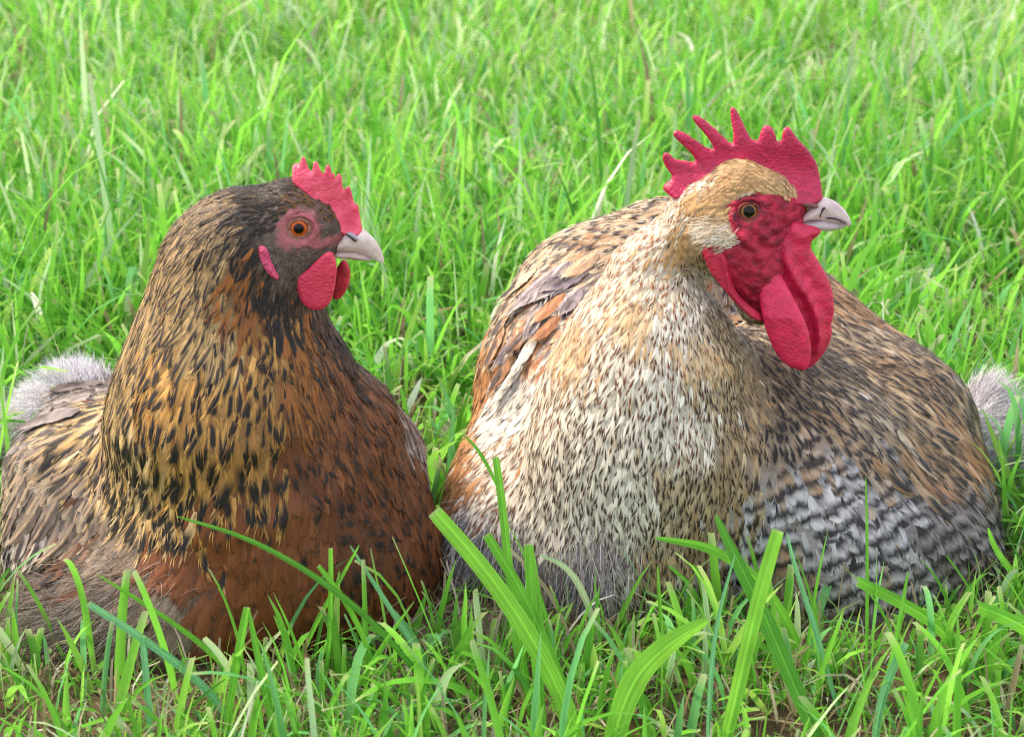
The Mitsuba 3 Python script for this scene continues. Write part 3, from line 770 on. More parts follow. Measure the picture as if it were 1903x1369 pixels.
def build_rooster():
    rng = np.random.default_rng(23)
    tag('rooster', 'cream and brown flecked rooster with tall red comb, sitting on the right in the grass', 'rooster')
    H = Head(rooster, 1400, 390, 1.033, 8)
    eye_px = rpx([(505, 560)])[0]
    eye_p, eye_n = raycast(rooster, [eye_px[0]], [eye_px[1]])
    eye_p, eye_n = eye_p[0], eye_n[0]
    ea = H.abc(eye_p)
    eye_n = unit(eye_n * .45 + H.en * .55 + H.ex * .06)
    gape = H.ab(rpx([(640, 690), (690, 640), (760, 608), (830, 600)]), .016)
    folds = [H.ab(rpx(q), .02) for q in ([(560, 500), (620, 530), (650, 590), (640, 640)], [(600, 480), (680, 560), (700, 600)], [(560, 640), (600, 700), (640, 700)], [(480, 650), (540, 720), (570, 790)], [(430, 560), (440, 640), (500, 700)])]

    def wrinkle(abc, p):
        d = np.linalg.norm(abc[:, :2] - ea[:2], axis=1)
        sock = -.0014 * np.exp(-(d / .006) ** 2) + .0010 * np.exp(-((d - .0100) / .0026) ** 2)
        pl, _ = polydist(abc[:, :2], gape)
        out = sock + .0026 * (meshkit.fbm(p / .0045, 3, 3) - .5) - .0012 * np.exp(-(pl / .0012) ** 2)
        for q in folds:
            dq, _ = polydist(abc[:, :2], q)
            out += .0011 * np.exp(-(dq / .0022) ** 2) - .0006 * np.exp(-((dq - .004) / .0018) ** 2)
        return out

    (v, f), plain = skin_mesh(rooster, .0038, H, .075, wrinkle, 1)
    abc = H.abc(v)
    red, red2 = srgb(202, 40, 72) * .72, srgb(140, 22, 50) * .62
    facepoly = Polygon(H.ab(rpx([(395, 530), (430, 500), (540, 470), (620, 480), (680, 500), (760, 520), (900, 470), (1000, 650), (840, 720), (900, 1200), (600, 1300), (520, 1100), (400, 960), (300, 850), (270, 740), (330, 690), (420, 640)]), .02))
    inface = shapely.contains_xy(facepoly, abc[:, 0], abc[:, 1]) & (np.linalg.norm(abc, axis=1) < .1)
    col = np.where(inface[:, None], speckle(v, red, red2, .004, 2), speckle(v, srgb(190, 168, 138) * .6, srgb(150, 120, 90) * .6, .01))
    d = np.linalg.norm(abc[:, :2] - ea[:2], axis=1)
    nz = meshkit.fbm(v / .002, 2, 5)
    dots = (smooth01(.0075, .0085, d) * smooth01(.0115, .0095, d) * smooth01(.52, .62, nz))[:, None]
    rim = smooth01(.0078, .0062, d)[:, None]
    col = col * (1 - dots * .9) + srgb(40, 22, 24) * dots * .9
    col = col * (1 - rim) + srgb(110, 40, 42) * rim

    comb = rpx([(868, 505), (862, 460), (852, 400), (842, 340), (815, 290), (790, 255), (760, 222), (735, 195), (712, 158), (692, 142), (675, 150), (668, 180), (664, 212), (640, 214), (632, 180), (618, 146), (590, 134), (568, 148), (560, 180), (552, 210), (528, 212), (505, 190), (480, 140), (450, 80), (430, 50), (412, 62), (418, 120), (430, 180), (432, 222), (416, 232), (395, 212), (340, 160), (280, 108), (240, 88), (224, 98), (240, 125), (290, 180), (325, 230), (335, 262), (300, 255), (250, 215), (190, 172), (148, 156), (130, 176), (150, 200), (200, 250), (240, 295), (245, 325), (200, 316), (140, 305), (112, 272), (92, 270), (80, 290), (90, 330), (115, 360), (133, 385), (118, 408), (90, 425), (86, 445), (110, 470), (150, 495), (215, 470), (300, 420), (420, 380), (520, 420), (620, 480), (720, 530), (800, 530)])
    base_line = H.ab(rpx([(150, 480), (300, 390), (450, 340), (600, 420), (720, 500), (860, 520)]))

    def thick(a, b):
        dd, _ = polydist(np.stack([a.ravel(), b.ravel()], 1), base_line)
        return (.0022 + .0060 * np.exp(-dd / .008)).reshape(a.shape)

    part_inflate('rooster__comb', H, comb, 0, thick, .0032, .0007, 'comb_mat', srgb(216, 40, 92) * .78, srgb(184, 28, 74) * .74, label='tall red single comb with five long points and a split blade at the back',
                 bend=lambda a, b: .0020 * np.sin(a / .011 + .5) + .0012 * np.sin(b / .006), rough=.00015, seed=3, cs=.004)
    up = rpx([(690, 628), (740, 595), (790, 560), (815, 520), (850, 496), (880, 494), (920, 508), (958, 535), (985, 568), (1003, 605), (1008, 626), (1000, 634), (975, 630), (930, 616), (880, 604), (820, 600), (760, 612), (710, 630)])
    tip = H.ab(rpx([(1006, 628)]))[0]

    def bt(a, b):
        q = np.hypot(a - tip[0], b - tip[1])
        return .0016 + .0062 * np.clip(q / .034, 0, 1) ** .8

    part_inflate('rooster__upper_beak', H, up, 0, bt, .0075, .0006, 'horn_mat', srgb(228, 208, 208) * .84, srgb(200, 174, 178) * .82, label='pale horn upper beak with dark scratches')
    low = rpx([(715, 632), (780, 610), (850, 600), (910, 606), (990, 632), (950, 648), (895, 654), (840, 654), (780, 650)])
    part_inflate('rooster__lower_beak', H, low, 0, lambda a, b: bt(a, b) * .85, .004, .0006, 'horn_mat', srgb(205, 190, 194) * .85, srgb(176, 156, 162) * .85)
    nos = rpx([(735, 512), (780, 508), (830, 520), (850, 535), (835, 548), (790, 540), (750, 530)])
    part_inflate('rooster__nostril', H, nos, .0062, .0026, .002, .0005, 'comb_mat', srgb(150, 90, 92) * .7, srgb(110, 60, 66) * .7)
    for q in ([(866, 540), (876, 548), (868, 556), (860, 572), (856, 590), (850, 592), (854, 572), (860, 556)], [(880, 592), (915, 590), (955, 602), (985, 622), (980, 624), (950, 609), (915, 597), (885, 598)], [(870, 538), (882, 544), (880, 550), (870, 546)]):
        part_inflate('rooster__beak_scratch', H, rpx(q), .0060 - .0016 * (q[0][0] == 880), .0020, .0008, .0003, 'horn_mat', srgb(70, 40, 48) * .6, srgb(50, 30, 40) * .6, smooth_iter=1)

    # wattles: two lobes with ridges, and the folded skin under the ear
    r2 = H.ab(rpx([(690, 770), (725, 870), (785, 950), (825, 1030), (850, 1130), (850, 1230)]), .014)
    r3 = H.ab(rpx([(620, 700), (600, 800), (575, 900)]), .014)
    g2 = H.ab(rpx([(640, 800), (690, 920), (750, 1010), (790, 1090), (815, 1180)]), .014)

    def ridge2(ab):
        o = 0
        for q, a, w in ((r2, .0050, .0036), (r3, .0030, .0035)):
            dq, _ = polydist(ab, q)
            o = o + a * np.exp(-(dq / w) ** 2)
        return o + .0004 * np.sin(ab[:, 1] / .0019 + 2 * np.sin(ab[:, 0] / .004))

    back = rpx([(715, 605), (770, 622), (850, 648), (862, 664), (815, 700), (800, 735), (835, 790), (870, 850), (895, 900), (915, 960), (922, 1020), (918, 1080), (905, 1120), (915, 1150), (900, 1205), (870, 1260), (830, 1308), (785, 1338), (740, 1300), (700, 1200), (660, 1050), (620, 900), (610, 780), (640, 700), (690, 640)])
    part_inflate('rooster__wattle', H, back, .0112, .0062, .008, .0007, 'comb_mat', srgb(222, 36, 84) * .82, srgb(190, 26, 70) * .8, label='long outer wattle with a ridge', relief=ridge2, rough=.00015, seed=5, cs=.004, bend=lambda a, b: .002 * np.sin(a / .012 + .6))
    front = rpx([(545, 880), (560, 820), (600, 810), (660, 880), (705, 960), (745, 1030), (780, 1100), (802, 1170), (808, 1240), (802, 1300), (784, 1336), (740, 1330), (690, 1310), (650, 1275), (615, 1210), (592, 1150), (572, 1080), (556, 990)])
    part_inflate('rooster__wattle', H, front, skin_off(H, front[:6], .002, 80), .0052, .0075, .0007, 'comb_mat', srgb(226, 38, 88) * .82, srgb(196, 26, 72) * .8, label='near wattle lobe, smooth and rounded', rough=.00015, seed=8, cs=.004, bend=lambda a, b: .05 * (a - a.mean()) - .34 * np.maximum(b - np.percentile(b, 55), 0))
    flap = rpx([(276, 736), (300, 728), (335, 760), (375, 745), (400, 770), (412, 840), (425, 920), (460, 980), (520, 1030), (565, 1062), (575, 1090), (560, 1100), (510, 1075), (450, 1020), (390, 950), (330, 880), (300, 820)])
    fr = H.ab(rpx([(385, 760), (402, 850), (430, 950), (490, 1020), (560, 1070)]), .021)
    fr2 = H.ab(rpx([(300, 760), (330, 860), (400, 940)]), .021)
    part_inflate('rooster__earlobe', H, flap, skin_off(H, flap, .0018), .0026, .003, .0006, 'comb_mat', srgb(210, 34, 74) * .8, srgb(170, 24, 58) * .8, label='long folded red earlobe', rough=.0003, seed=9, cs=.004,
                 relief=lambda ab: .0026 * np.exp(-(polydist(ab, fr)[0] / .0022) ** 2) + .0014 * np.exp(-(polydist(ab, fr2)[0] / .002) ** 2))
    ir = srgb(156, 108, 58)
    for sgn in (1, -1):
        c = H.xyz(ea[0], ea[1], sgn * ea[2])
        n = eye_n if sgn > 0 else eye_n - 2 * (eye_n @ H.en) * H.en

        def iris(deg, vv):
            g = smooth01(54, 62, deg)[:, None]
            sp = (.75 + .5 * meshkit.noise(vv * 12))[:, None]
            return np.clip(ir * sp * (1 - g) + srgb(60, 34, 26) * g, 0, 1) * .9

        k = ball('rooster__eye', c - n * .0036, n, .0066, 'eye_mat', iris, squash=.8)
        ball(f'{k}__pupil', c - n * .0034, n, .0067, 'eye_mat', lambda deg, vv: np.tile(srgb(8, 7, 8), (len(vv), 1)), squash=.8, min_cos=math.cos(math.radians(36)))
        ring('rooster__eyelid', c, n, .0060, .0011, 'skin_mat', (srgb(150, 60, 56) * .8, srgb(80, 34, 34) * .8), squash=(1.08, .84), lift=.0001, seed=sgn)
        ring('rooster__eyelid', c, n, .0092, .0013, 'skin_mat', (red * .95, red2 * .9), squash=(1.12, .92), lift=-.0012, seed=sgn + 2, sag=.004)

    P = Palette
    BLK = (52, 44, 42)
    pals = {
        'gold': P((226, 190, 142), (204, 162, 112), (164, 112, 70), sw=.34, t0=.6, t1=.98, prob=.5),
        'goldfleck': P((218, 178, 124), (196, 150, 98), (156, 96, 54), sw=.4, t0=.76, t1=1.0, prob=.75),
        'creamfleck': P((250, 240, 222), (236, 214, 180), (154, 88, 46), sw=.56, t0=.56, t1=.95, prob=.9),
        'creamdash': P((250, 244, 230), (234, 218, 194), (112, 66, 38), sw=.5, t0=.5, t1=.95, prob=.9),
        'creamrust': P((232, 210, 176), (214, 170, 120), (124, 66, 34), sw=.46, t0=.7, t1=.98, prob=.75),
        'whitedash': P((248, 240, 224), (230, 216, 194), (72, 50, 40), sw=.52, t0=.5, t1=.95, prob=.92),
        'browndash': P((216, 198, 168), (188, 156, 116), (56, 42, 36), sw=.54, t0=.45, t1=.96, prob=.95),
        'browngold': P((200, 176, 138), (160, 124, 84), (44, 36, 33), sw=.42, t0=.45, t1=.97, prob=.95),
        'saddle': P((214, 190, 160), (188, 140, 96), (72, 62, 62), sw=.62, t0=.5, t1=.93, prob=.75, tip=(236, 220, 196)),
        'rustwing': P((172, 106, 64), (202, 158, 120), (84, 68, 66), sw=.5, t0=.3, t1=.9, prob=.4, kind='round', tip=(226, 200, 170)),
        'greywing': P((140, 128, 136), (172, 158, 160), (84, 74, 82), sw=.5, t0=.3, t1=.85, prob=.5, kind='round', tip=(206, 190, 176), shaft=(110, 96, 96)),
        'whitewisp': P((248, 244, 238), (220, 206, 190), (90, 74, 66), sw=.3, t0=.7, t1=1.0, prob=.5),
        'orangedash': P((206, 154, 104), (180, 116, 68), (96, 58, 40), sw=.4, t0=.6, t1=1.0, prob=.7),
        'pencil': P((188, 168, 138), (156, 116, 80), (46, 40, 40), sw=.58, t0=.4, t1=.95, prob=.92),
        'pencilgrey': P((190, 174, 152), (162, 132, 102), (52, 46, 48), sw=.52, t0=.45, t1=.95, prob=.9),
        'blackpencil': P((150, 132, 108), (120, 96, 74), (32, 28, 30), sw=.6, t0=.35, t1=.97, prob=.95),
        'pencilorange': P((184, 150, 116), (160, 110, 72), (70, 54, 46), sw=.45, t0=.5, t1=.95, prob=.7),
        'bar': P((206, 202, 206), (180, 174, 176), (46, 42, 46), kind='round', band=.0108, shade=.07),
        'barbrown': P((180, 166, 152), (168, 130, 98), (58, 50, 48), kind='round', band=.0108, shade=.07),
        'bardark': P((150, 142, 142), (124, 112, 108), (44, 40, 42), kind='round', band=.0108, shade=.07),
        'fluffgrey': P((150, 142, 142), (126, 114, 110), (88, 78, 76), sw=.4, prob=.3, kind='down'),
        'fluffwhite': P((236, 232, 238), (208, 202, 208), (170, 160, 164), sw=.4, prob=.3, kind='down'),
        'eartuft': P((222, 204, 178), (196, 170, 138), (150, 120, 90), sw=.4, prob=.3, kind='down', shade=.08),
    }
    hd, nk, br, wg, sd, bk, tf = 'head_plumage', 'neck_plumage', 'breast_plumage', 'wing_plumage', 'side_plumage', 'saddle_plumage', 'tail_fluff'
    controls = [
        (1350, 300, -1, -.05, 10, 3, .8, 'gold', hd), (1400, 310, -1, -.1, 8, 2.8, .8, 'gold', hd), (1440, 335, -.9, -.3, 6, 2.4, .6, 'gold', hd), (1400, 345, -1, 0, 7, 2.4, .6, 'goldfleck', hd), (1460, 355, -.9, -.4, 4, 2, .5, 'gold', hd),
        (1345, 350, -1, .35, 9, 2.8, .7, 'goldfleck', hd), (1310, 330, -1, .4, 12, 3.2, .8, 'creamfleck', hd), (1350, 390, -.9, .6, 8, 2.6, .6, 'goldfleck', hd), (1310, 380, -.9, .7, 11, 3, .8, 'goldfleck', hd),
        (1305, 430, -.5, .6, 10, 2.8, .8, 'eartuft', hd), (1330, 432, -.8, .4, 8, 2.4, .8, 'eartuft', hd), (1355, 440, -.9, .3, 6, 2, .6, 'eartuft', hd),
        (1260, 380, -.8, .8, 11.3, 2.76, 0.72, 'creamfleck', nk), (1215, 430, -.8, .9, 13.9, 2.94, 0.8, 'creamfleck', nk), (1270, 450, -.5, 1, 10.5, 2.6, 0.8, 'goldfleck', nk), (1300, 480, -.2, 1, 8.13, 2.44, 0.8, 'browngold', nk), (1165, 480, -.8, 1, 15.4, 3.09, 0.8, 'creamfleck', nk), (1225, 520, -.4, 1, 13, 2.94, 0.8, 'creamfleck', nk), (1300, 540, 0, 1, 11.3, 2.76, 0.8, 'creamdash', nk),
        (1120, 550, -.7, 1, 17.1, 3.26, 0.88, 'creamfleck', nk), (1180, 580, -.4, 1, 14.6, 3.09, 0.88, 'creamrust', nk), (1260, 590, -.1, 1, 13.9, 3, 0.88, 'creamdash', nk), (1330, 600, .2, 1, 11.3, 2.76, 0.88, 'browndash', nk), (1370, 640, .3, 1, 11.3, 2.76, 0.8, 'browndash', nk),
        (1070, 640, -.6, 1, 17.9, 3.41, 0.88, 'creamrust', nk), (1140, 670, -.35, 1, 16.3, 3.26, 0.96, 'creamdash', nk), (1230, 690, -.1, 1, 15.4, 3.26, 0.96, 'creamdash', nk), (1310, 660, .1, 1, 13.9, 3.09, 0.96, 'creamrust', nk), (1340, 720, .1, 1, 14.6, 3.09, 0.96, 'browndash', nk), (1390, 720, .2, 1, 13, 3.09, 0.8, 'browngold', nk),
        (1030, 730, -.5, 1, 17.9, 3.41, 0.96, 'creamdash', nk), (1100, 770, -.3, 1, 17.1, 3.41, 1, 'whitedash', nk), (1200, 790, -.1, 1, 16.3, 3.41, 1, 'whitedash', nk), (1290, 790, 0, 1, 16.3, 3.26, 1, 'creamdash', nk), (1370, 800, .1, 1, 14.6, 3.26, 0.96, 'browngold', nk),
        (1000, 840, -.4, 1, 17.9, 3.41, 0.96, 'whitedash', nk), (1080, 870, -.25, 1, 17.1, 3.41, 1, 'whitedash', nk), (1180, 890, -.1, 1, 16.3, 3.41, 1, 'whitedash', nk), (1280, 890, 0, 1, 16.3, 3.41, 1, 'browndash', nk), (1350, 890, .05, 1, 15.4, 3.41, 0.96, 'browngold', nk),
        (980, 960, -.25, 1, 17.1, 3.41, 0.96, 'whitedash', nk), (1070, 980, -.15, 1, 17.1, 3.58, 1.1, 'whitedash', nk), (1160, 980, -.05, 1, 16.3, 3.41, 1.1, 'whitedash', nk), (1250, 980, 0, 1, 16.3, 3.58, 1, 'browndash', nk), (1300, 1000, 0, 1, 16.3, 3.58, 1, 'browngold', nk), (1200, 1060, 0, 1, 16.3, 3.58, 1.1, 'browngold', nk), (1080, 1070, 0, 1, 16.3, 4.07, 1.3, 'fluffgrey', nk), (1140, 1060, 0, 1, 16.3, 3.75, 1.1, 'whitedash', nk),
        (1210, 385, -1, .3, 26, 8, 1.5, 'saddle', bk), (1130, 420, -.9, .5, 26, 8, 1.6, 'saddle', bk), (1050, 455, -.8, .7, 26, 8, 1.6, 'saddle', bk), (1110, 470, -.8, .7, 24, 8, 1.6, 'saddle', bk), (990, 510, -.7, .9, 26, 8, 1.6, 'saddle', bk), (950, 570, -.5, 1, 26, 8, 1.6, 'saddle', bk),
        (1040, 520, -.5, 1, 28, 11, 2, 'greywing', wg), (1080, 530, -.5, 1, 26, 10, 2, 'greywing', wg), (1000, 580, -.4, 1, 26, 10, 2, 'rustwing', wg), (960, 640, -.4, 1, 26, 8, 1.6, 'rustwing', wg), (915, 640, -.3, 1, 26, 7, 1.4, 'orangedash', wg), (900, 720, -.2, 1, 26, 6, 1.4, 'orangedash', wg), (970, 700, -.7, .7, 24, 6, 1.6, 'whitewisp', wg), (930, 760, -.6, .8, 22, 5, 1.4, 'whitewisp', wg), (880, 800, -.3, 1, 22, 5, 1.3, 'orangedash', wg),
        (940, 840, -.6, .9, 22, 4.6, 1.3, 'creamdash', wg), (870, 870, -.5, 1, 20, 4.6, 1.3, 'orangedash', wg), (840, 930, -.5, 1, 18, 4.6, 1.2, 'orangedash', wg), (920, 920, -.4, 1, 20, 4.6, 1.3, 'creamdash', wg), (860, 990, -.3, 1, 22, 6, 1.8, 'fluffgrey', wg), (930, 1010, -.2, 1, 22, 5, 1.5, 'fluffgrey', wg), (900, 1060, -.2, 1, 22, 6, 1.8, 'fluffgrey', wg),
        (1570, 560, .75, .8, 24, 5, 1.1, 'pencilorange', sd), (1560, 600, .7, .8, 24, 5, 1.1, 'pencilgrey', sd), (1640, 620, .8, .8, 24, 5, 1.1, 'pencilgrey', sd), (1600, 680, .8, .8, 24, 5.2, 1.2, 'pencil', sd), (1700, 680, .8, .9, 26, 5.5, 1.2, 'pencil', sd), (1520, 670, .7, .8, 20, 5, 1.2, 'blackpencil', sd), (1680, 760, .8, .8, 26, 6, 1.3, 'pencil', sd), (1770, 740, .7, 1, 26, 6, 1.2, 'pencil', sd), (1600, 760, .8, .8, 24, 6, 1.3, 'pencilgrey', sd), (1780, 810, .6, 1, 26, 6.5, 1.3, 'pencilorange', sd), (1730, 830, .8, .8, 26, 7, 1.4, 'pencil', sd),
        (1440, 700, .4, 1, 16, 4.4, 1.1, 'blackpencil', br), (1480, 730, .5, 1, 18, 4.8, 1.2, 'blackpencil', br), (1540, 760, .6, .9, 20, 5.2, 1.2, 'pencil', br), (1450, 790, .2, 1, 18, 5, 1.2, 'blackpencil', br), (1520, 820, .4, 1, 24, 7, 1.4, 'barbrown', br), (1560, 860, .4, 1, 26, 8, 1.5, 'bar', br), (1470, 900, .2, 1, 26, 8, 1.5, 'bar', br), (1650, 930, .4, 1, 28, 9, 1.5, 'bar', br), (1740, 930, .5, 1, 28, 9, 1.5, 'bardark', br), (1600, 840, .6, .9, 22, 6, 1.4, 'pencil', br), (1440, 860, .1, 1, 29, 8.68, 1.7, 'barbrown', br),
        (1490, 850, .3, 1, 24, 7, 1.4, 'barbrown', br), (1620, 870, .6, .9, 24, 7, 1.4, 'barbrown', br), (1700, 860, .7, .9, 24, 7, 1.4, 'pencilorange', br), (1450, 990, .1, 1, 26, 8, 1.5, 'barbrown', br), (1520, 890, .3, 1, 31, 10.8, 1.8, 'bar', br), (1600, 910, .5, 1, 32, 11, 1.9, 'bar', br), (1690, 900, .6, .9, 32, 11, 1.9, 'bardark', br), (1430, 940, .1, 1, 31, 10.8, 1.8, 'bar', br), (1520, 970, .2, 1, 33, 12.4, 2, 'bar', br), (1620, 980, .3, 1, 33, 12.4, 2, 'bar', br), (1720, 990, .4, 1, 35, 12.4, 2, 'bardark', br), (1370, 1010, 0, 1, 31, 10.8, 1.8, 'bar', br), (1450, 1040, .1, 1, 33, 12.4, 2.1, 'barbrown', br), (1560, 1060, .2, 1, 33, 12.4, 2.1, 'bar', br), (1670, 1070, .2, 1, 33, 12.4, 2.1, 'bar', br), (1380, 1090, 0, 1, 33, 12.4, 2.1, 'bar', br), (1500, 1110, .1, 1, 33, 12.4, 2.1, 'barbrown', br),
        (1800, 900, .4, 1, 37, 10.8, 1.8, 'bardark', sd), (1830, 960, .3, 1, 37, 10.8, 1.7, 'bardark', sd), (1790, 1040, .2, 1, 35, 10.8, 1.7, 'bardark', sd), (1845, 1040, .2, 1, 24, 6, 1.3, 'blackpencil', sd),
        (1870, 860, .8, .3, 28, 9, 2, 'fluffwhite', tf), (1895, 880, .9, .3, 28, 9, 2, 'fluffgrey', tf), (1832, 775, .9, 0, 24, 8, 2, 'fluffwhite', tf),
    ]
    bare = Polygon(H.ab(rpx([(410, 560), (440, 500), (540, 462), (620, 480), (690, 520), (760, 530), (880, 470), (1000, 650), (840, 720), (900, 1200), (600, 1300), (520, 1100), (400, 960), (330, 850), (320, 770), (400, 730), (470, 690), (430, 620)]), .02))
    under = dress('rooster', rooster, H, controls, pals, bare, plain, rng, dense=1.06)
    flesh = inface | ((d < .012) & (np.linalg.norm(abc, axis=1) < .06))
    add('rooster__body', (v, f), 'skin_mat', smooth=True, color=np.where(flesh[:, None], col, under(v)))
    for (u, v, dx, dy, L, W, nm) in [(1090, 488, -.6, 1, 44, 20, 'greywing'), (1060, 492, -.6, .9, 46, 22, 'greywing'), (1030, 510, -.6, .9, 44, 20, 'greywing'), (1008, 530, -.6, 1, 38, 14, 'greywing'), (1080, 540, -.5, 1, 34, 13, 'greywing'), (1050, 550, -.45, 1, 34, 13, 'rustwing'), (1015, 570, -.4, 1, 34, 13, 'greywing'), (1040, 590, -.4, 1, 28, 11, 'rustwing'), (990, 600, -.4, 1, 30, 12, 'rustwing'), (1000, 625, -.5, 1, 28, 10, 'whitewisp'), (970, 620, -.5, 1, 32, 12, 'greywing'),
                                     (955, 660, -.6, .9, 32, 11, 'rustwing'), (990, 650, -.8, .6, 28, 8, 'whitewisp'), (960, 700, -.9, .5, 28, 8, 'whitewisp'), (975, 680, -.9, .5, 26, 8, 'whitewisp'), (1110, 475, -.7, .9, 36, 13, 'saddle'), (1000, 500, -.7, .9, 38, 13, 'saddle'), (965, 560, -.5, 1, 36, 13, 'saddle'), (940, 610, -.4, 1, 36, 12, 'rustwing')]:
        big_feather('rooster', 'wing_feather', rooster, u, v, dx, dy, L, W, 3.5, pals[nm], rng, h0=.003)
    for (u, v, dx, dy, L, W, nm) in [(1665, 800, .9, .6, 44, 11, 'pencilgrey'), (1730, 815, .8, .8, 44, 12, 'pencil'), (1765, 855, .7, .9, 44, 12, 'pencilorange'), (1620, 850, .7, .9, 42, 11, 'pencil'), (1690, 880, .7, .9, 44, 12, 'pencil'), (1790, 890, .5, 1, 42, 12, 'bardark'), (1650, 720, .9, .6, 38, 10, 'pencil'), (1830, 930, .3, 1, 42, 12, 'bardark'), (1700, 770, .9, .6, 40, 11, 'pencilgrey')]:
        big_feather('rooster', 'flank_feather', rooster, u, v, dx, dy, L, W, 1.8, pals[nm], rng, h0=.0016)
    fluff('rooster', 'tail_down', rooster, [(1838, 765, .016, .8, -.5), (1825, 738, .012, .7, -.7), (1850, 790, .014, .9, -.2), (1890, 825, .022, .3, -.8), (1880, 880, .02, .9, .2), (1860, 850, .016, .6, -.6)], [(244, 242, 250), (220, 216, 224), (176, 166, 166)], .018, rng, 1200, width=.00022)
    fluff('rooster', 'belly_down', rooster, [(1080, 1080, .025, 0, 1), (1120, 1040, .02, .2, 1), (870, 1010, .025, -.3, 1), (920, 1050, .02, -.2, 1)], [(190, 184, 190), (150, 142, 146), (128, 118, 116)], .018, rng, 350, out=.3)
    fluff('rooster', 'ear_tuft', rooster, [(1318, 430, .006, -.9, .1), (1338, 433, .006, -.9, .1), (1355, 442, .005, -.9, -.1)], [(236, 224, 206), (216, 192, 160), (240, 236, 228)], .008, rng, 320, out=.15)


build_rooster()
# ---------------------------------------------------------------- the ground and the grass
def soil_height(x, y):
    p = np.stack([x, y, np.zeros_like(x)], -1)
    near = np.exp(-np.maximum(np.hypot(x, y - 1.2) - 3, 0) / 4)
    return (.016 * (meshkit.fbm(p / .09, 3, 4) - .5) + .010 * (meshkit.fbm(p / .018, 2, 9) - .5)) * near - .004


def build_ground():
    def axis(lo, hi, far_lo, far_hi, step):
        mid = np.arange(lo, hi, step)
        a = hi + np.cumsum(step * 1.25 ** np.arange(1, 60))
        b = lo - np.cumsum(step * 1.25 ** np.arange(1, 60))
        return np.concatenate([b[b > far_lo][::-1], mid, a[a < far_hi]])
    xs, ys = axis(-.75, .75, -150, 150, .009), axis(.5, 1.6, -30, 250, .006)
    X, Y = np.meshgrid(xs, ys, indexing='ij')
    v = np.stack([X, Y, soil_height(X, Y)], -1).reshape(-1, 3)
    i, j = np.meshgrid(np.arange(len(xs) - 1), np.arange(len(ys) - 1), indexing='ij')
    k = i * len(ys) + j
    q = np.stack([k, k + len(ys), k + len(ys) + 1, k + 1], -1).reshape(-1, 4)
    g = np.clip(meshkit.fbm(v / .02, 3, 21) * 2 - .5, 0, 1)[:, None]
    col = srgb(66, 53, 42) * (1 - g) + srgb(104, 87, 70) * g
    far = smooth01(3.5, 9, np.hypot(v[:, 0], v[:, 1] - 1.2))[:, None]
    col = col * (1 - far) + np.array([.09, .22, .03]) * far
    add('ground', tri(v, q), 'soil_mat', smooth=True, color=col, kind='structure', label='brown soil under the lawn')


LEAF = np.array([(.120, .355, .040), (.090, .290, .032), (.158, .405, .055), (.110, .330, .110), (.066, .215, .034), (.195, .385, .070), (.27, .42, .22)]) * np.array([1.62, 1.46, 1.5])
STRAW = np.array([(.42, .36, .22), (.34, .27, .17), (.52, .47, .36), (.26, .20, .13), (.72, .74, .66)])


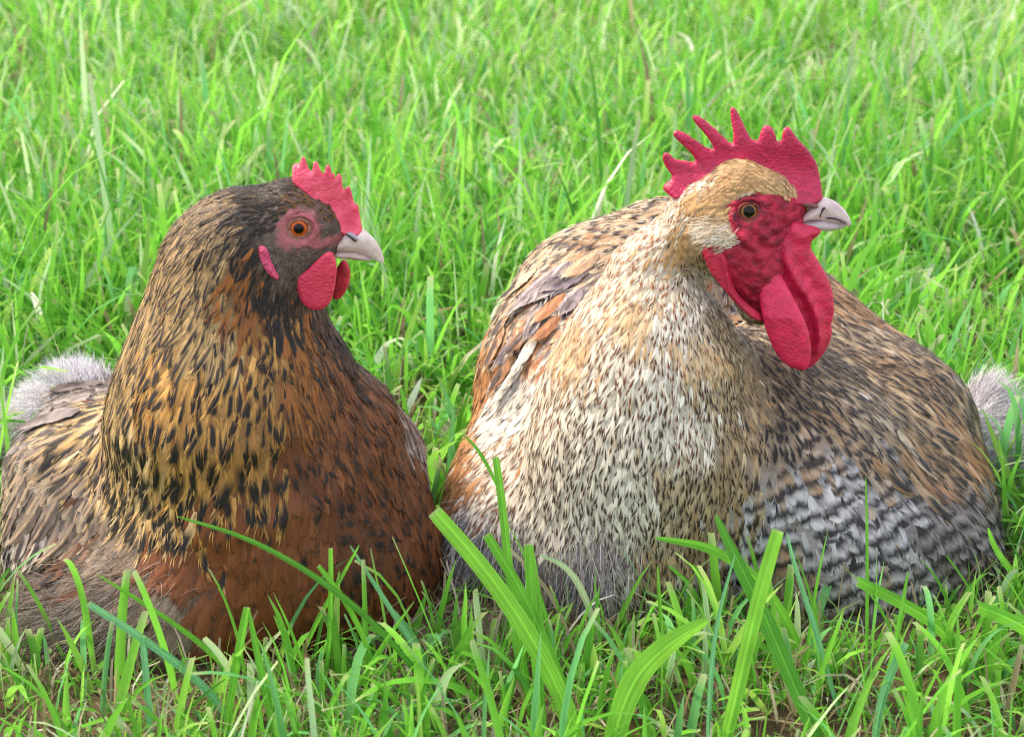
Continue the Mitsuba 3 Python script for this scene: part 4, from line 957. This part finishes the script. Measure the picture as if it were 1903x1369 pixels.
def blades(rng, root, h, width, seg, cols, lean=.5, curl=.9, tint=None, cut=.3, straw=0.0, az=None):
    """Grass blades as one mesh: bent, tapering strips, folded along the middle when cols is 3."""
    n = len(root)
    az = rng.uniform(0, 2 * np.pi, n) if az is None else az
    th0 = np.abs(rng.normal(0, lean * .55, n))
    th1 = np.abs(rng.normal(0, curl, n))
    flop = rng.random(n) < .12
    th1[flop] += rng.uniform(.8, 1.6, flop.sum())
    tw = rng.normal(0, .7, n)
    ts = np.linspace(0, 1, seg + 1)
    p = root.copy()
    P, A = [p], [az]
    for a, b in zip(ts, ts[1:]):
        t = (a + b) / 2
        th = th0 + th1 * t ** 1.6
        aa = az + rng.normal(0, .05, n)
        p = p + (h * (b - a))[:, None] * np.stack([np.sin(th) * np.cos(aa), np.sin(th) * np.sin(aa), np.cos(th)], -1)
        p[:, 2] = np.maximum(p[:, 2], root[:, 2] + .002)
        P.append(p), A.append(aa)
    P = np.stack(P, 1)
    blunt = rng.random(n) < cut
    fac = az + np.pi / 2 + tw
    side = np.stack([np.cos(fac), np.sin(fac), np.zeros(n)], -1)
    prof = np.where(blunt[:, None], np.interp(ts, [0, .3, .8, 1], [.6, 1, .85, .7])[None], np.interp(ts, [0, .3, .6, .85, 1], [.6, 1, .8, .45, .04])[None])
    w = (width[:, None] * .5 * prof)[..., None]
    up = np.array([np.cos(fac + np.pi / 2), np.sin(fac + np.pi / 2), np.zeros(n)]).T
    if cols == 2:
        V = np.stack([P - w * side[:, None], P + w * side[:, None]], 2)
    else:
        V = np.stack([P - w * side[:, None] + .35 * w * up[:, None], P, P + w * side[:, None] + .35 * w * up[:, None]], 2)
    V = V.reshape(n, -1, 3)
    F = []
    for i in range(seg):
        for j in range(cols - 1):
            a = i * cols + j
            F += [(a, a + 1, a + cols + 1), (a, a + cols + 1, a + cols)]
    F = (np.array(F)[None] + (np.arange(n) * V.shape[1])[:, None, None]).reshape(-1, 3)
    pale = .8 * smooth01(1.2, 3.2, root[:, 1]) * np.clip(meshkit.fbm(root / .35, 2, 51) * 2 - .35, 0, 1)  # overexposed distance painted into leaf colour: pale blades likelier farther off, in patches
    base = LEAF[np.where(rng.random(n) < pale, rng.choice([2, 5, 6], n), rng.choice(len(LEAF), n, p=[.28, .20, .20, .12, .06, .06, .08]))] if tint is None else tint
    dry = rng.random(n) < straw
    base = np.where(dry[:, None], STRAW[rng.integers(0, 5, n)], base) * rng.uniform(.75, 1.25, (n, 1))
    tt = np.repeat(ts, cols)[None, :, None]
    foot = np.clip(1 - tt / .25, 0, 1) * .5
    C = base[:, None] * (1 - foot) + np.array([.30, .36, .14]) * foot
    tip = np.clip((tt - .9) / .1, 0, 1) * np.where(blunt, .8, .25)[:, None, None]
    C = C * (1 - tip) + np.array([.50, .52, .30]) * tip
    return V.reshape(-1, 3), F, np.clip(C, .003, .9).reshape(-1, 3)


def join(parts):
    k, V, F, C = 0, [], [], []
    for v, f, c in parts:
        V.append(v), F.append(f + k), C.append(c)
        k += len(v)
    return (np.concatenate(V), np.concatenate(F)), np.concatenate(C)


def scatter(rng, x0, x1, y0, y1, n, clear=.004, clump=.6):
    p = np.stack([rng.uniform(x0, x1, n), rng.uniform(y0, y1, n)], -1)
    q = np.concatenate([p, np.zeros((n, 1))], 1)
    keep = rng.random(n) < (1 - clump) + clump * 2 * np.clip(meshkit.fbm(q / .055, 2, 31) * 2 - .5, 0, 1)
    p = p[keep]
    q = np.stack([p[:, 0], p[:, 1], soil_height(p[:, 0], p[:, 1])], -1)
    if clear is not None:
        probe = q + [0, 0, .02]
        q = q[(hen.f(probe) > clear) & (rooster.f(probe) > clear)]
    return q


def leaf_material(name, rough=.33):
    scene[name] = {'type': 'principledthin', 'base_color': {'type': 'mesh_attribute', 'name': 'vertex_color'}, 'roughness': rough, 'diff_trans': 1.0, 'eta': 1.5, 'spec_trans': 0.0}


leaf_material('leaf_mat')


def build_grass():
    rng = np.random.default_rng(5)
    # lawn behind and beside the birds
    parts = []
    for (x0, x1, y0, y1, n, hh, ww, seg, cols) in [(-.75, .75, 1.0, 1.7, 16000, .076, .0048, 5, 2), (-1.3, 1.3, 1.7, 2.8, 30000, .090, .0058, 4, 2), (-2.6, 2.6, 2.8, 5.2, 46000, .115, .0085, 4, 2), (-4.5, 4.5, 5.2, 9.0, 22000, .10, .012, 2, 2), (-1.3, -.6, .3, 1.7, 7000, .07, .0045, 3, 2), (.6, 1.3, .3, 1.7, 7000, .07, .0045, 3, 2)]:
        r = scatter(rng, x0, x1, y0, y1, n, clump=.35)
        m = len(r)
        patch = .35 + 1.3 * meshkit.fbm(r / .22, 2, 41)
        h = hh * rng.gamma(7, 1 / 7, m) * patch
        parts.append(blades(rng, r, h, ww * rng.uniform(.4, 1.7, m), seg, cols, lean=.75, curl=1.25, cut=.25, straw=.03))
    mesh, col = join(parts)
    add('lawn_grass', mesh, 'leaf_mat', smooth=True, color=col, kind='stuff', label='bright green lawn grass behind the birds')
    n0 = len(mesh[1])
    # the trodden grass in front of and between the birds
    parts = []
    r = scatter(rng, -.5, .5, .42, 1.02, 9500, clump=.85)
    bald = np.exp(-((r[:, 0] + .02) / .06) ** 2 - ((r[:, 1] - .90) / .05) ** 2) + .85 * np.exp(-((r[:, 0] + .22) / .13) ** 2 - ((r[:, 1] - .80) / .05) ** 2) + .6 * np.exp(-((r[:, 0] - .17) / .06) ** 2 - ((r[:, 1] - .78) / .03) ** 2)
    r = r[rng.random(len(r)) > bald]
    m = len(r)
    front = smooth01(.95, .80, r[:, 1])
    h = (.030 + .014 * front) * rng.gamma(5, 1 / 5, m)
    parts.append(blades(rng, r, h, .0038 * rng.uniform(.5, 1.7, m), 5, 3, lean=1.1, curl=1.0, cut=.3, straw=.05))
    r = scatter(rng, -.5, .5, .45, .84, 330, clump=.5)
    m = len(r)
    parts.append(blades(rng, r, rng.uniform(.05, .11, m), rng.uniform(.0025, .0075, m), 8, 3, lean=.6, curl=.7, cut=.35))
    r = scatter(rng, -.5, .5, .55, 1.05, 9000, clump=.5)
    m = len(r)
    parts.append(blades(rng, r, rng.uniform(.010, .038, m), rng.uniform(.0008, .0020, m), 3, 2, lean=1.2, curl=1.2, cut=.3, straw=.25))
    mesh, col = join(parts)
    add('near_grass', mesh, 'leaf_mat', smooth=True, color=col, kind='stuff', label='short trodden green grass in front of the two birds')
    # dead thatch on the soil
    r = scatter(rng, -.55, .55, .42, 1.5, 15000, clump=.6)
    m = len(r)
    r[:, 2] += rng.uniform(0, .006, m)
    v, f, c = blades(rng, r, rng.uniform(.012, .05, m), rng.uniform(.0006, .0022, m), 4, 2, lean=2.6, curl=.9, tint=STRAW[rng.integers(0, 4, m)] * .8, cut=1)
    c = np.repeat(STRAW[rng.integers(0, 4, m)] * rng.uniform(.5, 1.05, (m, 1)), 10, 0)
    add('dead_grass', (v, f), 'leaf_mat', smooth=True, color=c, kind='stuff', label='pale dead grass thatch lying on the soil')
    print('grass triangles', n0 + len(mesh[1]) + len(f))


def hero(px, w, tint, label, d_tip, face=.5, blunt=False, v_root=None, d_root=None):
    """One blade that can be told apart: root first, photograph pixels; w is its greatest width in pixels."""
    p = np.asarray(px, float)
    d0 = EYE / (SP + (p[0, 1] - 684.5) / FOCAL * CP) if d_root is None else d_root
    t = np.linspace(0, 1, len(p))
    P = chaikin(at(p[:, 0], p[:, 1], d0 + (d_tip - d0) * t ** .8), 3, closed=False)
    P[:, 2] = np.maximum(P[:, 2], -.004)
    n = len(P)
    ts = np.linspace(0, 1, n)
    tan = unit(np.gradient(P, axis=0))
    view = unit(P - [0, 0, EYE])
    side = unit(np.cross(tan, view))
    nor = unit(np.cross(side, tan))
    ang = face * np.cos(2.2 * ts + 1)
    s2 = side * np.cos(ang)[:, None] + nor * np.sin(ang)[:, None]
    n2 = -side * np.sin(ang)[:, None] + nor * np.cos(ang)[:, None]
    prof = np.interp(ts, [0, .25, .5, .8, 1], [.55, .85, 1, .9, .75]) if blunt else np.interp(ts, [0, .2, .45, .7, .9, 1], [.55, .85, 1, .75, .35, .03])
    hw = (.8 * w * d0 / FOCAL * .5 * prof / np.maximum(np.cos(ang), .4))[:, None]
    lanes = np.linspace(-1, 1, 11)
    V = np.stack([P + hw * q * s2 + hw * (.30 * abs(q) - (.06 if abs(q) < .2 else 0) + .02 * math.sin(40 * q)) * n2 for q in lanes], 1)
    i, j = np.meshgrid(np.arange(n - 1), np.arange(10), indexing='ij')
    k = i * 11 + j
    q = np.stack([k, k + 1, k + 12, k + 11], -1).reshape(-1, 4)
    rib = (1 + .16 * np.sin(np.arange(11) * 2.6 + w) + .45 * (np.arange(11) == 5))[None, :, None]
    C = 1.3 * np.asarray(tint)[None, None] * rib * (1 + .5 * (meshkit.fbm(V / .012, 3, 3) - .5))[..., None]
    b = np.clip((ts - .94) / .06, 0, 1)[:, None, None] * (.8 if blunt else .3)
    C = C * (1 - b) + np.array([.5, .5, .28]) * b
    add('grass_blade', tri(V.reshape(-1, 3), q), 'leaf_mat', smooth=True, color=np.clip(C, .003, .9).reshape(-1, 3), label=label, category='grass blade', group='long grass blades standing out in the foreground')


def build_heroes():
    Y, G, B, D = (.19, .44, .05), (.13, .36, .04), (.14, .35, .16), (.085, .26, .035)
    hero([(1085, 1430), (1060, 1330), (1000, 1200), (910, 1065), (808, 948)], 44, Y, 'broad bright green grass blade leaning left between hen and rooster', .875, blunt=True)
    hero([(1130, 1430), (1150, 1330), (1185, 1250), (1250, 1190), (1316, 1152)], 58, Y, 'very broad grass blade bending right in front of the rooster', .86)
    hero([(1330, 1450), (1360, 1330), (1395, 1180), (1420, 1080), (1448, 985)], 36, Y, 'broad upright yellow green grass blade before the barred breast', .88, blunt=True)
    hero([(1540, 1420), (1470, 1260), (1420, 1140), (1370, 1040), (1330, 955)], 40, D, 'dark green grass blade leaning left across the upright broad blade', .90)
    hero([(985, 1330), (965, 1180), (945, 1050), (935, 940), (922, 848)], 20, G, 'tall narrow upright grass blade with blunt tip left of the rooster breast', .93, blunt=True)
    hero([(1010, 1400), (1000, 1250), (990, 1120), (984, 1010)], 28, G, 'upright grass blade cut square at its tip beside the tall narrow one', .92, blunt=True)
    hero([(1080, 1360), (1010, 1180), (960, 1080), (905, 992)], 26, G, 'short green grass blade leaning left beneath the rooster neck', .91, blunt=True)
    hero([(830, 1330), (740, 1200), (620, 1090), (470, 1000), (326, 958)], 15, D, 'long dark grass blade arching left across the hen breast', .91)
    hero([(815, 1290), (770, 1200), (710, 1105), (650, 1012)], 13, B, 'thin blue green grass blade leaning left at the hen breast', .93)
    hero([(540, 1270), (580, 1170), (625, 1090), (668, 1012)], 11, G, 'thin grass blade leaning right that crosses the blue green one', .92)
    hero([(600, 1290), (612, 1200), (616, 1100), (615, 1018)], 12, G, 'thin upright grass blade at the middle of the hen breast', .925, blunt=True)
    hero([(720, 1320), (680, 1190), (640, 1110), (592, 1050)], 13, G, 'grass blade with pale tip leaning left under the hen breast', .915, blunt=True)
    hero([(455, 1290), (400, 1215), (300, 1140), (180, 1066)], 13, G, 'narrow grass blade lying left across the hen flank, the upper of two', .925)
    hero([(440, 1370), (400, 1290), (290, 1200), (164, 1120)], 19, B, 'blue green grass blade lying left across the hen flank, the lower of two', .90, blunt=True)
    hero([(415, 1400), (430, 1290), (446, 1200), (460, 1128)], 20, G, 'left leg of the upturned V of grass before the hen', .90, blunt=True)
    hero([(515, 1400), (498, 1300), (478, 1210), (461, 1126)], 19, G, 'right leg of the upturned V of grass before the hen', .902)
    hero([(280, 1400), (276, 1300), (266, 1180)], 17, B, 'upright blue green grass blade before the hen flank', .90, blunt=True)
    hero([(1608, 1290), (1612, 1150), (1612, 1000), (1609, 885)], 8, G, 'very thin upright grass stem before the rooster flank', .94)
    hero([(1500, 1240), (1440, 1105), (1340, 1018), (1216, 998)], 26, G, 'grass blade arching left across the lower rooster neck', .93)
    hero([(1800, 1240), (1750, 1165), (1680, 1120), (1594, 1078)], 28, G, 'flat green grass blade pointing left before the rooster flank', .925, blunt=True)
    hero([(1990, 1240), (1930, 1180), (1880, 1150), (1818, 1126)], 32, G, 'broad grass blade reaching in from the right edge', .90, blunt=True)
    hero([(1115, 1200), (1090, 1110), (1055, 1050), (1002, 1030)], 16, (.32, .42, .24), 'curled pale green grass blade under the cream neck', .95)
    hero([(1315, 1420), (1318, 1300), (1330, 1160), (1366, 1030)], 12, B, 'slim pale blue green grass stem right of the broad bent blade', .89)
    hero([(1560, 1330), (1520, 1180), (1480, 1060), (1462, 990)], 13, B, 'slim blue green grass blade right of the upright broad blade', .91)
    hero([(1620, 1420), (1640, 1300), (1665, 1200), (1688, 1060)], 15, G, 'upright narrow grass blade before the right rooster flank', .91)
    hero([(1620, 1450), (1630, 1330), (1655, 1250), (1685, 1195)], 20, B, 'bent blue green grass blade low at the right', .87, blunt=True)
    hero([(1903, 1110), (1880, 1060), (1850, 1020), (1836, 980)], 15, G, 'small curved grass blade at the right flank of the rooster', .98)
    hero([(925, 905), (905, 862), (885, 830), (862, 808)], 9, G, 'small curled grass blade in the gap between the birds', .985, d_root=.995)
    hero([(1240, 1250), (1228, 1150), (1222, 1050)], 10, G, 'thin upright grass blade under the rooster neck', .95)


build_ground()
build_grass()
build_heroes()
